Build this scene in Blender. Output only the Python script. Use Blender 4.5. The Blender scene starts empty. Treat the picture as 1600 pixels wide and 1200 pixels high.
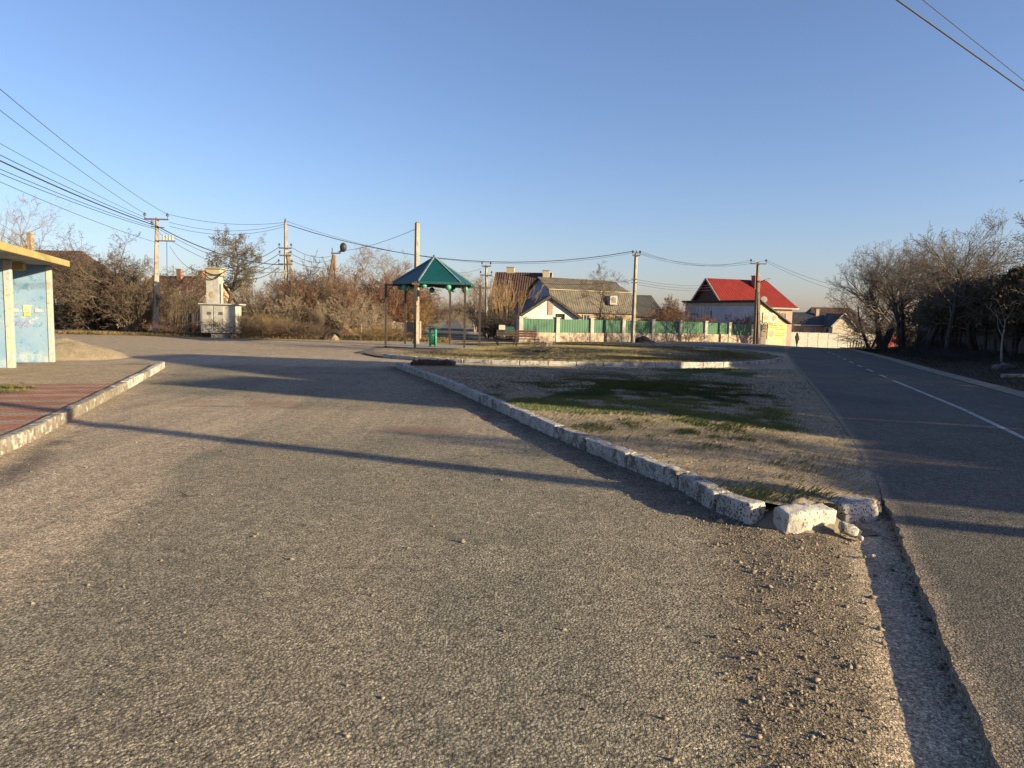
import bpy, bmesh, math, random
import numpy as np
from mathutils import Vector, Matrix, noise as mnoise

sc = bpy.context.scene
COL = sc.collection
R = math.radians

# ------------------------------------------------------------------ camera
CH, FPX = 1.65, 1109.0
PITCH, ROLL = math.atan(104 / 1109.0), R(1.25)
_f = np.array([0, math.cos(PITCH), -math.sin(PITCH)])
_r0 = np.array([1, 0, 0.0]); _u0 = np.array([0, math.sin(PITCH), math.cos(PITCH)])
_r = _r0 * math.cos(ROLL) + _u0 * math.sin(ROLL)
_u = _u0 * math.cos(ROLL) - _r0 * math.sin(ROLL)
cd = bpy.data.cameras.new('camera'); cam = bpy.data.objects.new('camera', cd); COL.objects.link(cam)
cd.sensor_fit = 'HORIZONTAL'; cd.sensor_width = 36.0; cd.lens = 36.0 * FPX / 1600.0
cd.clip_start = 0.05; cd.clip_end = 3000
mw = Matrix.Identity(4)
for i in range(3):
    mw[i][0], mw[i][1], mw[i][2] = _r[i], _u[i], -_f[i]
mw[2][3] = CH
cam.matrix_world = mw
sc.camera = cam

# ------------------------------------------------------------------ sky, sun, exposure
SUN_EL, SUN_ROT = R(13.0), R(114.0)
w = bpy.data.worlds.new('World'); sc.world = w; w.use_nodes = True
nt = w.node_tree
sky = nt.nodes.new('ShaderNodeTexSky'); sky.sky_type = 'NISHITA'; sky.sun_disc = False
sky.sun_elevation = SUN_EL; sky.sun_rotation = SUN_ROT
sky.air_density = 1.0; sky.dust_density = 1.0; sky.ozone_density = 5.0
wb = nt.nodes.new('ShaderNodeMix'); wb.data_type = 'RGBA'; wb.blend_type = 'MULTIPLY'; wb.inputs[0].default_value = 1.0; wb.inputs[7].default_value = (1.38, 1.01, .94, 1)  # camera white balance
nt.links.new(sky.outputs[0], wb.inputs[6]); nt.links.new(wb.outputs[2], nt.nodes['Background'].inputs[0])
nt.nodes['Background'].inputs[1].default_value = 0.0915
sl = bpy.data.lights.new('sun', 'SUN'); so = bpy.data.objects.new('sun', sl); COL.objects.link(so)
sl.energy = 5.0; sl.angle = R(0.55); sl.color = (1.0, 0.815, 0.49)
sdir = Vector((math.sin(SUN_ROT) * math.cos(SUN_EL), math.cos(SUN_ROT) * math.cos(SUN_EL), math.sin(SUN_EL)))
so.rotation_euler = (-sdir).to_track_quat('-Z', 'Y').to_euler()
so.location = sdir * 60
sc.view_settings.view_transform = 'Standard'; sc.view_settings.look = 'None'
sc.view_settings.gamma = 1.0; sc.view_settings.use_curve_mapping = False
sc.view_settings.exposure = 1.35

# ------------------------------------------------------------------ small helpers
def sm(x, a, b):
    t = np.clip((np.asarray(x, float) - a) / (b - a), 0, 1); return t * t * (3 - 2 * t)
def terrain(x, y):
    y = np.asarray(y, float); return -.0262 * sm(x, 14, 34) * np.clip(.5 * ((y - 40) + np.sqrt((y - 40) ** 2 + 40)), 0, 75)
def ray(px, py):
    return _f + _r * ((px - 800) / FPX) + _u * ((600 - py) / FPX)
def GP(px, py, dz=0.0):
    d = ray(px, py); t0 = 0.0; t = .5
    h = lambda t: CH + d[2] * t - float(terrain(d[0] * t, d[1] * t)) - dz
    while t < 400 and h(t) > 0: t0, t = t, t * 1.04
    for _ in range(40):
        m = (t0 + t) / 2
        if h(m) > 0: t0 = m
        else: t = m
    return Vector((d[0] * t, d[1] * t, CH + d[2] * t))
def D(px, py, Y):
    d = ray(px, py); q = d * (Y / d[1]); return Vector((q[0], q[1], q[2] + CH))
def gz(x, y): return float(terrain(x, y))
def onground(px, Y, py=500):
    q = D(px, py, Y); return Vector((q.x, q.y, gz(q.x, q.y)))
_rs = np.random.RandomState(7)
_lat = _rs.rand(64, 64)
def vnoise(x, y, s=1.0, o=0):
    x = np.asarray(x, float) * s + o * 7.31; y = np.asarray(y, float) * s + o * 3.77
    xi = np.floor(x).astype(int); yi = np.floor(y).astype(int); fx = x - xi; fy = y - yi
    fx = fx * fx * (3 - 2 * fx); fy = fy * fy * (3 - 2 * fy)
    g = lambda a, b: _lat[(xi + a) % 64, (yi + b) % 64]
    return (g(0, 0) * (1 - fx) + g(1, 0) * fx) * (1 - fy) + (g(0, 1) * (1 - fx) + g(1, 1) * fx) * fy
def fbm(x, y, s=1.0, o=0, n=4):
    v = 0; a = .5
    for i in range(n):
        v = v + a * vnoise(x, y, s * 2 ** i, o + i); a *= .5
    return v / (1 - .5 ** n)
def pdist(x, y, pts):
    best = np.full(np.shape(x), 1e9)
    for a, b in zip(pts[:-1], pts[1:]):
        dx, dy = b[0] - a[0], b[1] - a[1]; L2 = dx * dx + dy * dy + 1e-9
        t = np.clip(((x - a[0]) * dx + (y - a[1]) * dy) / L2, 0, 1)
        best = np.minimum(best, np.hypot(x - a[0] - t * dx, y - a[1] - t * dy))
    return best
def resample(pts, step):
    P = [Vector((p[0], p[1], 0)) for p in pts]; out = [P[0]]; acc = 0
    S = [0]
    for a, b in zip(P[:-1], P[1:]): S.append(S[-1] + (b - a).length)
    n = max(1, int(round(S[-1] / step))); res = []
    for i in range(n + 1):
        s = S[-1] * i / n; k = 0
        while k < len(P) - 2 and S[k + 1] < s: k += 1
        t = (s - S[k]) / max(1e-9, S[k + 1] - S[k]); res.append(P[k].lerp(P[k + 1], t))
    return res
def smooth_pts(pts, it=2):
    P = [Vector((p[0], p[1], 0)) for p in pts]
    for _ in range(it):
        Q = [P[0]]
        for a, b in zip(P[:-1], P[1:]): Q += [a.lerp(b, .25), a.lerp(b, .75)]
        Q.append(P[-1]); P = Q
    return P

def tag(o, label=None, cat=None, group=None, kind=None):
    if label: o['label'] = label
    if cat: o['category'] = cat
    if group: o['group'] = group
    if kind: o['kind'] = kind
    return o
def thing(name, label, cat, loc=(0, 0, 0), rz=0, group=None):
    o = bpy.data.objects.new(name, None); COL.objects.link(o); o.empty_display_size = .2
    o.location = loc; o.rotation_euler = (0, 0, rz); return tag(o, label, cat, group)
def link(name, me, mat=None, parent=None, loc=None, rz=0):
    o = bpy.data.objects.new(name, me); COL.objects.link(o)
    if mat is not None:
        me.materials.clear(); me.materials.append(mat)
    if parent is not None: o.parent = parent
    if loc is not None: o.location = loc
    if rz: o.rotation_euler = (0, 0, rz)
    return o
def copy_tree(root, label, loc, rz=None, scale=None, group=None):
    c = root.copy(); COL.objects.link(c); c.location = loc; c['label'] = label
    if rz is not None: c.rotation_euler = (0, 0, rz)
    if scale is not None: c.scale = (scale,) * 3 if not hasattr(scale, '__len__') else scale
    if group: c['group'] = group
    for ch in list(root.children):
        d = ch.copy(); COL.objects.link(d); d.parent = c
        for g in list(ch.children):
            e = g.copy(); COL.objects.link(e); e.parent = d
    return c

class MB:
    def __init__(s): s.v = []; s.f = []
    def add(s, vs, fs):
        o = len(s.v); s.v += [tuple(v) for v in vs]; s.f += [tuple(i + o for i in f) for f in fs]; return s
    def box(s, c, d, rz=0, rx=0, ry=0, bev=0.0):
        bm = bmesh.new(); bmesh.ops.create_cube(bm, size=1)
        bmesh.ops.scale(bm, vec=d, verts=bm.verts)
        if bev > 0: bmesh.ops.bevel(bm, geom=bm.edges[:], offset=bev, segments=1, affect='EDGES')
        m = Matrix.Translation(c) @ Matrix.Rotation(rz, 4, 'Z') @ Matrix.Rotation(ry, 4, 'Y') @ Matrix.Rotation(rx, 4, 'X')
        bm.transform(m); s.frombm(bm); return s
    def frombm(s, bm):
        bm.verts.index_update(); s.add([v.co[:] for v in bm.verts], [[v.index for v in f.verts] for f in bm.faces]); bm.free(); return s
    def tube(s, p0, p1, r0, r1=None, n=8, caps=True, spin=0.0):
        r1 = r0 if r1 is None else r1
        p0 = Vector(p0); p1 = Vector(p1); d = (p1 - p0).normalized()
        a = d.cross(Vector((0, 0, 1)) if abs(d.z) < .9 else Vector((1, 0, 0))).normalized(); b = d.cross(a)
        vs = []
        for p, r in ((p0, r0), (p1, r1)):
            for i in range(n):
                t = 2 * math.pi * i / n + math.pi / n + spin; vs.append(p + (a * math.cos(t) + b * math.sin(t)) * r)
        fs = [(i, (i + 1) % n, n + (i + 1) % n, n + i) for i in range(n)]
        if caps: fs += [tuple(range(n))[::-1], tuple(range(n, 2 * n))]
        return s.add(vs, fs)
    def path(s, pts, r, n=5):
        for a, b in zip(pts[:-1], pts[1:]): s.tube(a, b, r, r, n, False)
        return s
    def beam(s, p0, p1, w, h):
        p0 = Vector(p0); p1 = Vector(p1); d = (p1 - p0).normalized()
        a = d.cross(Vector((0, 0, 1)) if abs(d.z) < .95 else Vector((0, 1, 0))).normalized() * w / 2; b = d.cross(a).normalized() * h / 2
        vs = [p + x for p in (p0, p1) for x in (a + b, a - b, -a - b, b - a)]
        return s.add(vs, [(0, 1, 2, 3), (7, 6, 5, 4), (0, 4, 5, 1), (1, 5, 6, 2), (2, 6, 7, 3), (3, 7, 4, 0)])
    def slab(s, quad, t):
        q = [Vector(p) for p in quad]; n = (q[1] - q[0]).cross(q[-1] - q[0]).normalized() * t; k = len(q)
        vs = q + [p - n for p in q]
        return s.add(vs, [tuple(range(k)), tuple(range(k, 2 * k))[::-1]] + [(i, k + i, k + (i + 1) % k, (i + 1) % k) for i in range(k)])
    def sphere(s, c, r, seg=10, rings=7, sc_=(1, 1, 1)):
        bm = bmesh.new(); bmesh.ops.create_uvsphere(bm, u_segments=seg, v_segments=rings, radius=r)
        bm.transform(Matrix.Translation(c) @ Matrix.Diagonal((*sc_, 1))); s.frombm(bm); return s
    def mesh(s, name, smooth=False):
        me = bpy.data.meshes.new(name); me.from_pydata(s.v, [], s.f)
        bm = bmesh.new(); bm.from_mesh(me); bmesh.ops.recalc_face_normals(bm, faces=bm.faces); bm.to_mesh(me); bm.free()
        if smooth: me.polygons.foreach_set('use_smooth', [True] * len(me.polygons))
        me.update(); return me
    def build(s, name, mat, parent=None, smooth=False, loc=None, rz=0): return link(name, s.mesh(name, smooth), mat, parent, loc, rz)

def np_mesh(name, V, F, smooth=False):
    V = np.asarray(V, np.float32); F = np.asarray(F, np.int32); k = F.shape[1]
    me = bpy.data.meshes.new(name)
    me.vertices.add(len(V)); me.vertices.foreach_set('co', V.ravel())
    me.loops.add(F.size); me.loops.foreach_set('vertex_index', F.ravel())
    me.polygons.add(len(F)); me.polygons.foreach_set('loop_start', np.arange(0, F.size, k, dtype=np.int32))
    me.polygons.foreach_set('loop_total', np.full(len(F), k, np.int32))
    if smooth: me.polygons.foreach_set('use_smooth', np.ones(len(F), bool))
    me.update(calc_edges=True); return me
def grid_mesh(name, X, Y, Z, attrs={}, uv=None):
    ny, nx = X.shape; idx = np.arange(nx * ny).reshape(ny, nx)
    F = np.stack([idx[:-1, :-1], idx[:-1, 1:], idx[1:, 1:], idx[1:, :-1]], -1).reshape(-1, 4)
    me = np_mesh(name, np.stack([X, Y, Z], -1).reshape(-1, 3), F, True)
    for k, v in attrs.items():
        a = me.attributes.new(k, 'FLOAT', 'POINT'); a.data.foreach_set('value', np.clip(v, 0, 1).astype(np.float32).ravel())
    if uv is not None:
        l = me.uv_layers.new(name='UVMap'); U = np.stack(uv, -1).reshape(-1, 2)[F.ravel()]
        l.data.foreach_set('uv', U.astype(np.float32).ravel())
    return me

# ------------------------------------------------------------------ materials
ALB = .77   # all base colours are listed for a grey card of 0.77
class NT:
    def __init__(s, name):
        s.m = bpy.data.materials.new(name); s.m.use_nodes = True; s.t = s.m.node_tree; s.b = s.t.nodes['Principled BSDF']
        s.co = s.t.nodes.new('ShaderNodeTexCoord').outputs['Object']
    def n(s, typ, **kw):
        x = s.t.nodes.new(typ)
        for k, v in kw.items():
            if k.startswith('i_'):
                key = k[2:]; x.inputs[int(key) if key.isdigit() else key.replace('_', ' ')].default_value = v
            else: setattr(x, k, v)
        return x
    def l(s, a, b): s.t.links.new(a, b)
    def noise(s, scale, detail=5, rough=.55, vec=None, dist=0.0):
        x = s.n('ShaderNodeTexNoise'); x.inputs['Scale'].default_value = scale; x.inputs['Detail'].default_value = detail
        x.inputs['Roughness'].default_value = rough; x.inputs['Distortion'].default_value = dist; s.l(vec or s.co, x.inputs['Vector']); return x.outputs['Fac']
    def vor(s, scale, feature='F1', out='Distance', vec=None):
        x = s.n('ShaderNodeTexVoronoi', feature=feature); x.inputs['Scale'].default_value = scale; s.l(vec or s.co, x.inputs['Vector']); return x.outputs[out]
    def ramp(s, fac, a, b):
        x = s.n('ShaderNodeMapRange', interpolation_type='SMOOTHSTEP'); x.inputs[1].default_value = a; x.inputs[2].default_value = b; s.l(fac, x.inputs[0]); return x.outputs[0]
    def math(s, op, a, b=None, clamp=False):
        x = s.n('ShaderNodeMath', operation=op, use_clamp=clamp)
        for i, v in enumerate((a, b)):
            if v is None: continue
            if isinstance(v, (int, float)): x.inputs[i].default_value = v
            else: s.l(v, x.inputs[i])
        return x.outputs[0]
    def mix(s, fac, a, b, mode='MIX'):
        x = s.n('ShaderNodeMix', data_type='RGBA', blend_type=mode)
        if isinstance(fac, (int, float)): x.inputs[0].default_value = fac
        else: s.l(fac, x.inputs[0])
        for i, v in ((6, a), (7, b)):
            if isinstance(v, tuple): x.inputs[i].default_value = (*v, 1)
            else: s.l(v, x.inputs[i])
        return x.outputs[2]
    def attr(s, name):
        x = s.n('ShaderNodeAttribute', attribute_name=name); return x.outputs['Fac']
    def mapping(s, scale=(1, 1, 1), rot=(0, 0, 0), src=None):
        x = s.n('ShaderNodeMapping'); x.inputs['Scale'].default_value = scale; x.inputs['Rotation'].default_value = rot; s.l(src or s.co, x.inputs[0]); return x.outputs[0]
    def bump(s, h, dist, strength=1.0, prev=None):
        x = s.n('ShaderNodeBump'); x.inputs['Strength'].default_value = strength; x.inputs['Distance'].default_value = dist; s.l(h, x.inputs['Height'])
        if prev is not None: s.l(prev, x.inputs['Normal'])
        return x.outputs['Normal']
    def done(s, col, rough=.85, normal=None, spec=.3, metal=0):
        col = s.mix(1.0, col, (ALB, ALB, ALB), 'MULTIPLY')
        if isinstance(col, tuple): s.b.inputs['Base Color'].default_value = (*col, 1)
        else: s.l(col, s.b.inputs['Base Color'])
        if isinstance(rough, (int, float)): s.b.inputs['Roughness'].default_value = rough
        else: s.l(rough, s.b.inputs['Roughness'])
        s.b.inputs['Specular IOR Level'].default_value = spec; s.b.inputs['Metallic'].default_value = metal
        if normal is not None: s.l(normal, s.b.inputs['Normal'])
        return s.m
def mat(name, c1, c2=None, scale=4, rough=.85, bump=0.0, bscale=30, spec=.3, metal=0, lo=.35, hi=.65, vec=None, c3=None):
    t = NT(name); c2 = c2 or tuple(x * .7 for x in c1)
    v = t.mapping(vec) if vec else t.co
    col = t.mix(t.ramp(t.noise(scale, 6, .6, v), lo, hi), c1, c2)
    if c3: col = t.mix(t.ramp(t.noise(scale * 3.7, 5, .65, v), .55, .68), col, c3)
    return t.done(col, rough, t.bump(t.noise(bscale, 4, .6, v), bump) if bump else None, spec, metal)

M = {}
M['concrete'] = mat('concrete', (.42, .38, .32), (.30, .28, .25), 3, .9, .004, 40)
M['pole_concrete'] = mat('pole_concrete', (.40, .35, .28), (.25, .215, .17), 2.5, .9, .006, 20, vec=(1, 1, .5), c3=(.16, .13, .10))
M['wood_pole'] = mat('wood_pole', (.30, .20, .13), (.18, .12, .08), 4, .9, .006, 20, vec=(1, 1, .08))
M['ceramic'] = mat('ceramic', (.03, .03, .035), (.06, .05, .05), 8, .35)
M['steel'] = mat('steel', (.10, .10, .10), (.16, .10, .07), 6, .6)
M['wire'] = mat('wire', (.03, .03, .035), (.05, .05, .05), 4, .6)
M['white_metal'] = mat('white_metal', (.50, .49, .45), (.38, .37, .34), 2, .6, c3=(.33, .25, .17))
M['bark'] = mat('bark', (.20, .15, .105), (.11, .085, .065), 3, .95, .01, 25)
M['bark_pale'] = mat('bark_pale', (.36, .29, .21), (.22, .17, .125), 3, .95, .01, 25)
M['bark_dark'] = mat('bark_dark', (.10, .082, .068), (.055, .047, .04), 3, .95, .01, 25)
M['bark_red'] = mat('bark_red', (.24, .13, .085), (.13, .08, .06), 2, .95)
M['bark_gold'] = mat('bark_gold', (.40, .25, .11), (.25, .16, .08), 2, .95)
M['bark_olive'] = mat('bark_olive', (.22, .19, .085), (.14, .115, .06), 2, .95)
M['straw'] = mat('straw', (.32, .23, .115), (.20, .15, .08), 1.3, .95)
M['teal_roof'] = mat('teal_roof', (.006, .070, .076), (.005, .055, .064), 1.5, .38, spec=.45)
M['teal_trim'] = mat('teal_trim', (.20, .30, .32), (.13, .22, .25), 3, .5)
M['green_paint'] = mat('green_paint', (.05, .42, .24), (.03, .30, .18), 6, .5)
M['lantern_green'] = mat('lantern_green', (.08, .40, .27), (.06, .32, .22), 8, .45)
M['dark_green'] = mat('dark_green', (.015, .11, .085), (.01, .08, .065), 5, .55)
M['dark_metal'] = mat('dark_metal', (.055, .05, .048), (.10, .065, .045), 8, .55)
M['bench_wood'] = mat('bench_wood', (.16, .075, .045), (.09, .045, .032), 6, .7, vec=(.5, 6, 6))
M['white_paint'] = mat('white_paint', (.44, .42, .38), (.33, .31, .27), 3, .75)
M['cream'] = mat('cream', (.60, .54, .42), (.52, .46, .35), 1.2, .9)
M['white_wall'] = mat('white_wall', (.80, .77, .68), (.70, .66, .56), 1.2, .9)
M['cream_dull'] = mat('cream_dull', (.50, .42, .28), (.40, .33, .22), 1.2, .9)
M['blue_wall'] = mat('blue_wall', (.30, .38, .50), (.24, .31, .42), 2, .85)
M['grey_blue'] = mat('grey_blue', (.52, .55, .62), (.44, .47, .54), .7, .7)
M['roof_navy'] = mat('roof_navy', (.028, .034, .048), (.045, .05, .062), 2, .6)
M['roof_dark'] = mat('roof_dark', (.055, .055, .055), (.085, .08, .075), 1.5, .8)
M['glass'] = mat('glass', (.03, .035, .045), (.05, .055, .065), 3, .12, spec=.6)
M['rubber'] = mat('rubber', (.018, .018, .018), (.03, .028, .026), 8, .8)
M['soil'] = mat('soil', (.10, .065, .045), (.06, .045, .035), 5, .98, .02, 14)
M['earth'] = mat('earth', (.26, .21, .155), (.19, .155, .115), 4, .97, .03, 12)
M['rubbish'] = mat('rubbish', (.018, .017, .018), (.04, .035, .032), 5, .75, .02, 8)
M['pink_wall'] = mat('pink_wall', (.45, .30, .25), (.38, .25, .2), 2, .9)
M['tan_wall'] = mat('tan_wall', (.46, .34, .21), (.34, .25, .16), 2.5, .9)
M['panel_dark'] = mat('panel_dark', (.17, .165, .16), (.12, .115, .11), 1.2, .9, .004, 20)
M['red_paint'] = mat('red_paint', (.42, .07, .05), (.32, .05, .04), 2, .7)
M['paper'] = mat('paper', (.60, .58, .55), (.5, .48, .45), 5, .9)
M['cloth_black'] = mat('cloth_black', (.014, .014, .016), (.022, .02, .022), 9, .9)
M['log_pale'] = mat('log_pale', (.40, .36, .30), (.28, .25, .21), 6, .9)

def roof_mat(name, a, b, per=.28, axis=0, rib=.5):
    t = NT(name); s = t.n('ShaderNodeSeparateXYZ'); t.l(t.co, s.inputs[0])
    v = t.math('FRACT', t.math('DIVIDE', s.outputs[axis], per)); tri = t.math('ABSOLUTE', t.math('SUBTRACT', v, .5))
    col = t.mix(t.ramp(t.noise(1.4, 6, .65), .35, .65), a, b)
    col = t.mix(t.math('MULTIPLY', t.ramp(tri, .38, .5), .35), col, tuple(x * .45 for x in a))
    return t.done(col, .75, t.bump(t.ramp(tri, 0, .5), rib * .08), .25)
M['roof_brown'] = roof_mat('roof_brown', (.115, .062, .045), (.075, .045, .036))
M['roof_rust'] = roof_mat('roof_rust', (.15, .055, .042), (.09, .042, .036))
M['roof_red'] = roof_mat('roof_red', (.22, .017, .012), (.17, .014, .011), .35, 0, .3)
M['roof_slate'] = roof_mat('roof_slate', (.155, .135, .105), (.095, .085, .07), .30)
def corrugated(name, a, b, per=.16):
    t = NT(name); s = t.n('ShaderNodeSeparateXYZ'); t.l(t.co, s.inputs[0])
    v = t.math('FRACT', t.math('DIVIDE', s.outputs[0], per)); tri = t.math('ABSOLUTE', t.math('SUBTRACT', v, .5))
    col = t.mix(t.ramp(t.noise(.8, 5, .6, t.mapping((1, 1, .3))), .35, .65), a, b)
    col = t.mix(t.math('MULTIPLY', t.ramp(tri, .30, .44), .6), col, tuple(x * .4 for x in a))
    return t.done(col, .55, t.bump(t.ramp(tri, .15, .4), .035), .35)
M['green_sheet'] = corrugated('green_sheet', (.045, .155, .085), (.035, .125, .075), .24)
M['clad_white'] = corrugated('clad_white', (.55, .55, .55), (.47, .47, .47), .5)
M['boards'] = corrugated('boards', (.12, .11, .11), (.075, .07, .07), .14)
M['picket'] = corrugated('picket', (.34, .28, .21), (.24, .19, .15), .16)

def stone_mat(name, cols, scale, mortar=(.30, .27, .23)):
    t = NT(name); v = t.n('ShaderNodeTexVoronoi', feature='F1'); v.inputs['Scale'].default_value = scale; t.l(t.co, v.inputs['Vector'])
    e = t.vor(scale, 'DISTANCE_TO_EDGE')
    s = t.n('ShaderNodeSeparateColor'); t.l(v.outputs['Color'], s.inputs[0])
    col = t.mix(s.outputs[0], cols[0], cols[1]); col = t.mix(t.ramp(s.outputs[1], .6, .7), col, cols[2])
    col = t.mix(t.ramp(e, .07, .03), col, mortar)
    return t.done(col, .9, t.bump(t.ramp(e, 0, .12), .02))
M['rubble'] = stone_mat('rubble', ((.42, .30, .22), (.55, .46, .33), (.25, .18, .15)), 5.5, (.40, .34, .27))
M['pale_stone'] = stone_mat('pale_stone', ((.50, .38, .25), (.58, .47, .32), (.34, .26, .18)), 3.5)
def brick_mat(name, a, b, mortar, sc_=1.0):
    t = NT(name); m = t.n('ShaderNodeTexBrick'); m.inputs['Scale'].default_value = 4 * sc_
    m.inputs['Color1'].default_value = (*a, 1); m.inputs['Color2'].default_value = (*b, 1); m.inputs['Mortar'].default_value = (*mortar, 1)
    t.l(t.mapping((1, 1, 1), (R(90), 0, 0)), m.inputs['Vector'])
    return t.done(m.outputs['Color'], .9)
M['brick_red'] = brick_mat('brick_red', (.40, .15, .09), (.30, .11, .07), (.36, .28, .22))
M['brick_tan'] = brick_mat('brick_tan', (.52, .36, .22), (.44, .29, .18), (.42, .36, .28))

def kerb_mat(name, white, pit):
    t = NT(name); rnd = t.n('ShaderNodeObjectInfo').outputs['Random']
    g = t.n('ShaderNodeNewGeometry').outputs['Position']
    conc = t.mix(t.ramp(t.noise(9, 6, .65, g), .35, .65), (.30, .26, .205), (.19, .165, .135))
    wht = t.mix(t.ramp(t.noise(5, 5, .6, g), .4, .7), (.60, .57, .52), (.43, .405, .365))
    f = t.ramp(t.math('ADD', t.noise(7, 8, .72, g), t.math('MULTIPLY', rnd, .12)), .62 - white, .72 - white)
    col = t.mix(f, conc, wht)
    v = t.vor(62, vec=t.mapping((1, 1, .6), src=g)); n2 = t.noise(20, 6, .7, g)
    p = t.math('MULTIPLY', t.ramp(v, .42, .24), t.ramp(n2, .68 - pit, .76 - pit))
    col = t.mix(p, col, (.10, .088, .075))
    h = t.math('SUBTRACT', t.noise(40, 5, .7, g), t.math('MULTIPLY', p, 1.2))
    return t.done(col, .93, t.bump(h, .014), .2)
M['kerb_white'] = kerb_mat('kerb_whitewash', .17, .27)
M['kerb_grey'] = kerb_mat('kerb_concrete', .00, .10)
M['kerb_bright'] = kerb_mat('kerb_bright', .18, .16)

# ---- ground materials
def ground_detail(t, col, fine=1.0, big=.012):
    "grain of loose stones: colour and bump"
    def cells(scale):
        v = t.n('ShaderNodeTexVoronoi', feature='F1'); v.inputs['Scale'].default_value = scale; t.l(t.co, v.inputs['Vector'])
        c = t.n('ShaderNodeSeparateColor'); t.l(v.outputs['Color'], c.inputs[0]); return v.outputs['Distance'], c.outputs[0], c.outputs[1]
    d1, r1, _ = cells(150); d2, r2, _ = cells(62); d3, r3, _ = cells(23)
    k = t.math('ADD', .56, t.math('MULTIPLY', t.math('POWER', r1, 1.6), .98))
    k = t.math('MULTIPLY', k, t.math('ADD', .66, t.math('MULTIPLY', r2, .70))); k = t.math('MULTIPLY', k, t.math('ADD', .86, t.math('MULTIPLY', r3, .28)))
    k = t.math('MULTIPLY', k, t.math('ADD', .83, t.math('MULTIPLY', t.ramp(t.noise(7, 10, .82), .34, .66), .34)))
    k = t.math('MULTIPLY', k, t.math('SUBTRACT', 1.08, t.math('MULTIPLY', t.ramp(d2, .45, .85), .5)))
    cc = t.n('ShaderNodeCombineColor'); [t.l(k, cc.inputs[i]) for i in range(3)]
    col = t.mix(fine, col, t.mix(1.0, col, cc.outputs[0], 'MULTIPLY'))
    h = t.math('ADD', t.math('MULTIPLY', d1, -.5), t.math('MULTIPLY', d2, -1.0))
    h = t.math('ADD', h, t.math('MULTIPLY', t.noise(30, 6, .72), 1.1))
    return col, h
def make_dusty_road():
    t = NT('dusty_asphalt')
    st = t.mapping((1.6, .16, 1), (0, 0, R(-24)))
    a = t.mix(t.ramp(t.noise(.9, 8, .68), .32, .68), (.325, .285, .205), (.235, .212, .16))
    lane = t.ramp(t.noise(.8, 4, .55, t.mapping((1.3, .07, 1), (0, 0, R(-26)))), .42, .62); a = t.mix(t.math('MULTIPLY', lane, .55), a, (.36, .295, .21))
    oil = t.ramp(t.noise(1.1, 6, .7, t.mapping((1.2, .5, 1), (0, 0, R(-24)))), .60, .74); a = t.mix(t.math('MULTIPLY', oil, .55), a, (.15, .13, .105))
    d = t.mix(t.ramp(t.noise(1.7, 7, .65, st), .35, .65), (.56, .435, .30), (.43, .34, .235))
    g = t.mix(t.ramp(t.noise(3.2, 8, .7), .35, .65), (.34, .27, .19), (.20, .165, .122))
    fd = t.math('ADD', t.attr('dust'), t.math('MULTIPLY', t.math('SUBTRACT', t.noise(2.3, 8, .7, st), .5), 1.0)); fd = t.ramp(fd, .22, .82)
    col = t.mix(fd, a, d); col = t.mix(t.ramp(t.math('ADD', t.attr('gravel'), t.math('MULTIPLY', t.math('SUBTRACT', t.noise(4, 6, .7), .5), .8)), .3, .8), col, g)
    tread = t.n('ShaderNodeTexWave', wave_type='BANDS'); tread.inputs['Scale'].default_value = 14; tread.inputs['Distortion'].default_value = 1.5; t.l(t.mapping((1, .15, 1), (0, 0, R(-20))), tread.inputs['Vector'])
    col = t.mix(t.math('MULTIPLY', t.math('MULTIPLY', t.ramp(tread.outputs['Fac'], .55, .9), t.ramp(t.noise(.7, 4, .5, st), .5, .62)), t.math('MULTIPLY', fd, .30)), col, (.20, .165, .125))
    ve = t.n('ShaderNodeTexVoronoi', feature='DISTANCE_TO_EDGE'); ve.inputs['Scale'].default_value = .55
    ds = t.n('ShaderNodeVectorMath', operation='ADD'); nz = t.n('ShaderNodeTexNoise'); nz.inputs['Scale'].default_value = 2.2; nz.inputs['Detail'].default_value = 6; t.l(t.co, nz.inputs['Vector']); t.l(t.co, ds.inputs[0]); t.l(nz.outputs['Color'], ds.inputs[1]); t.l(ds.outputs[0], ve.inputs['Vector'])
    crack = t.math('MULTIPLY', t.ramp(ve.outputs['Distance'], .010, .003), t.ramp(t.noise(.45, 3), .52, .60)); crack = t.math('MULTIPLY', crack, t.math('SUBTRACT', 1, t.attr('gravel')))
    col = t.mix(t.math('MULTIPLY', crack, .75), col, (.06, .05, .04))
    col = t.mix(t.math('MULTIPLY', t.attr('patch'), .6), col, (.27, .145, .095))
    col = t.mix(t.math('MULTIPLY', t.attr('wet'), .75), col, (.085, .07, .058))
    col, h = ground_detail(t, col, t.math('SUBTRACT', 1.0, t.math('MULTIPLY', t.attr('patch'), .6)))
    h = t.math('MULTIPLY', h, t.math('ADD', t.math('SUBTRACT', .85, t.math('MULTIPLY', fd, .6)), t.math('MULTIPLY', t.attr('gravel'), .9)))
    return t.done(col, .92, t.bump(h, .011), .22)
M['dusty_road'] = make_dusty_road()
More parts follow.
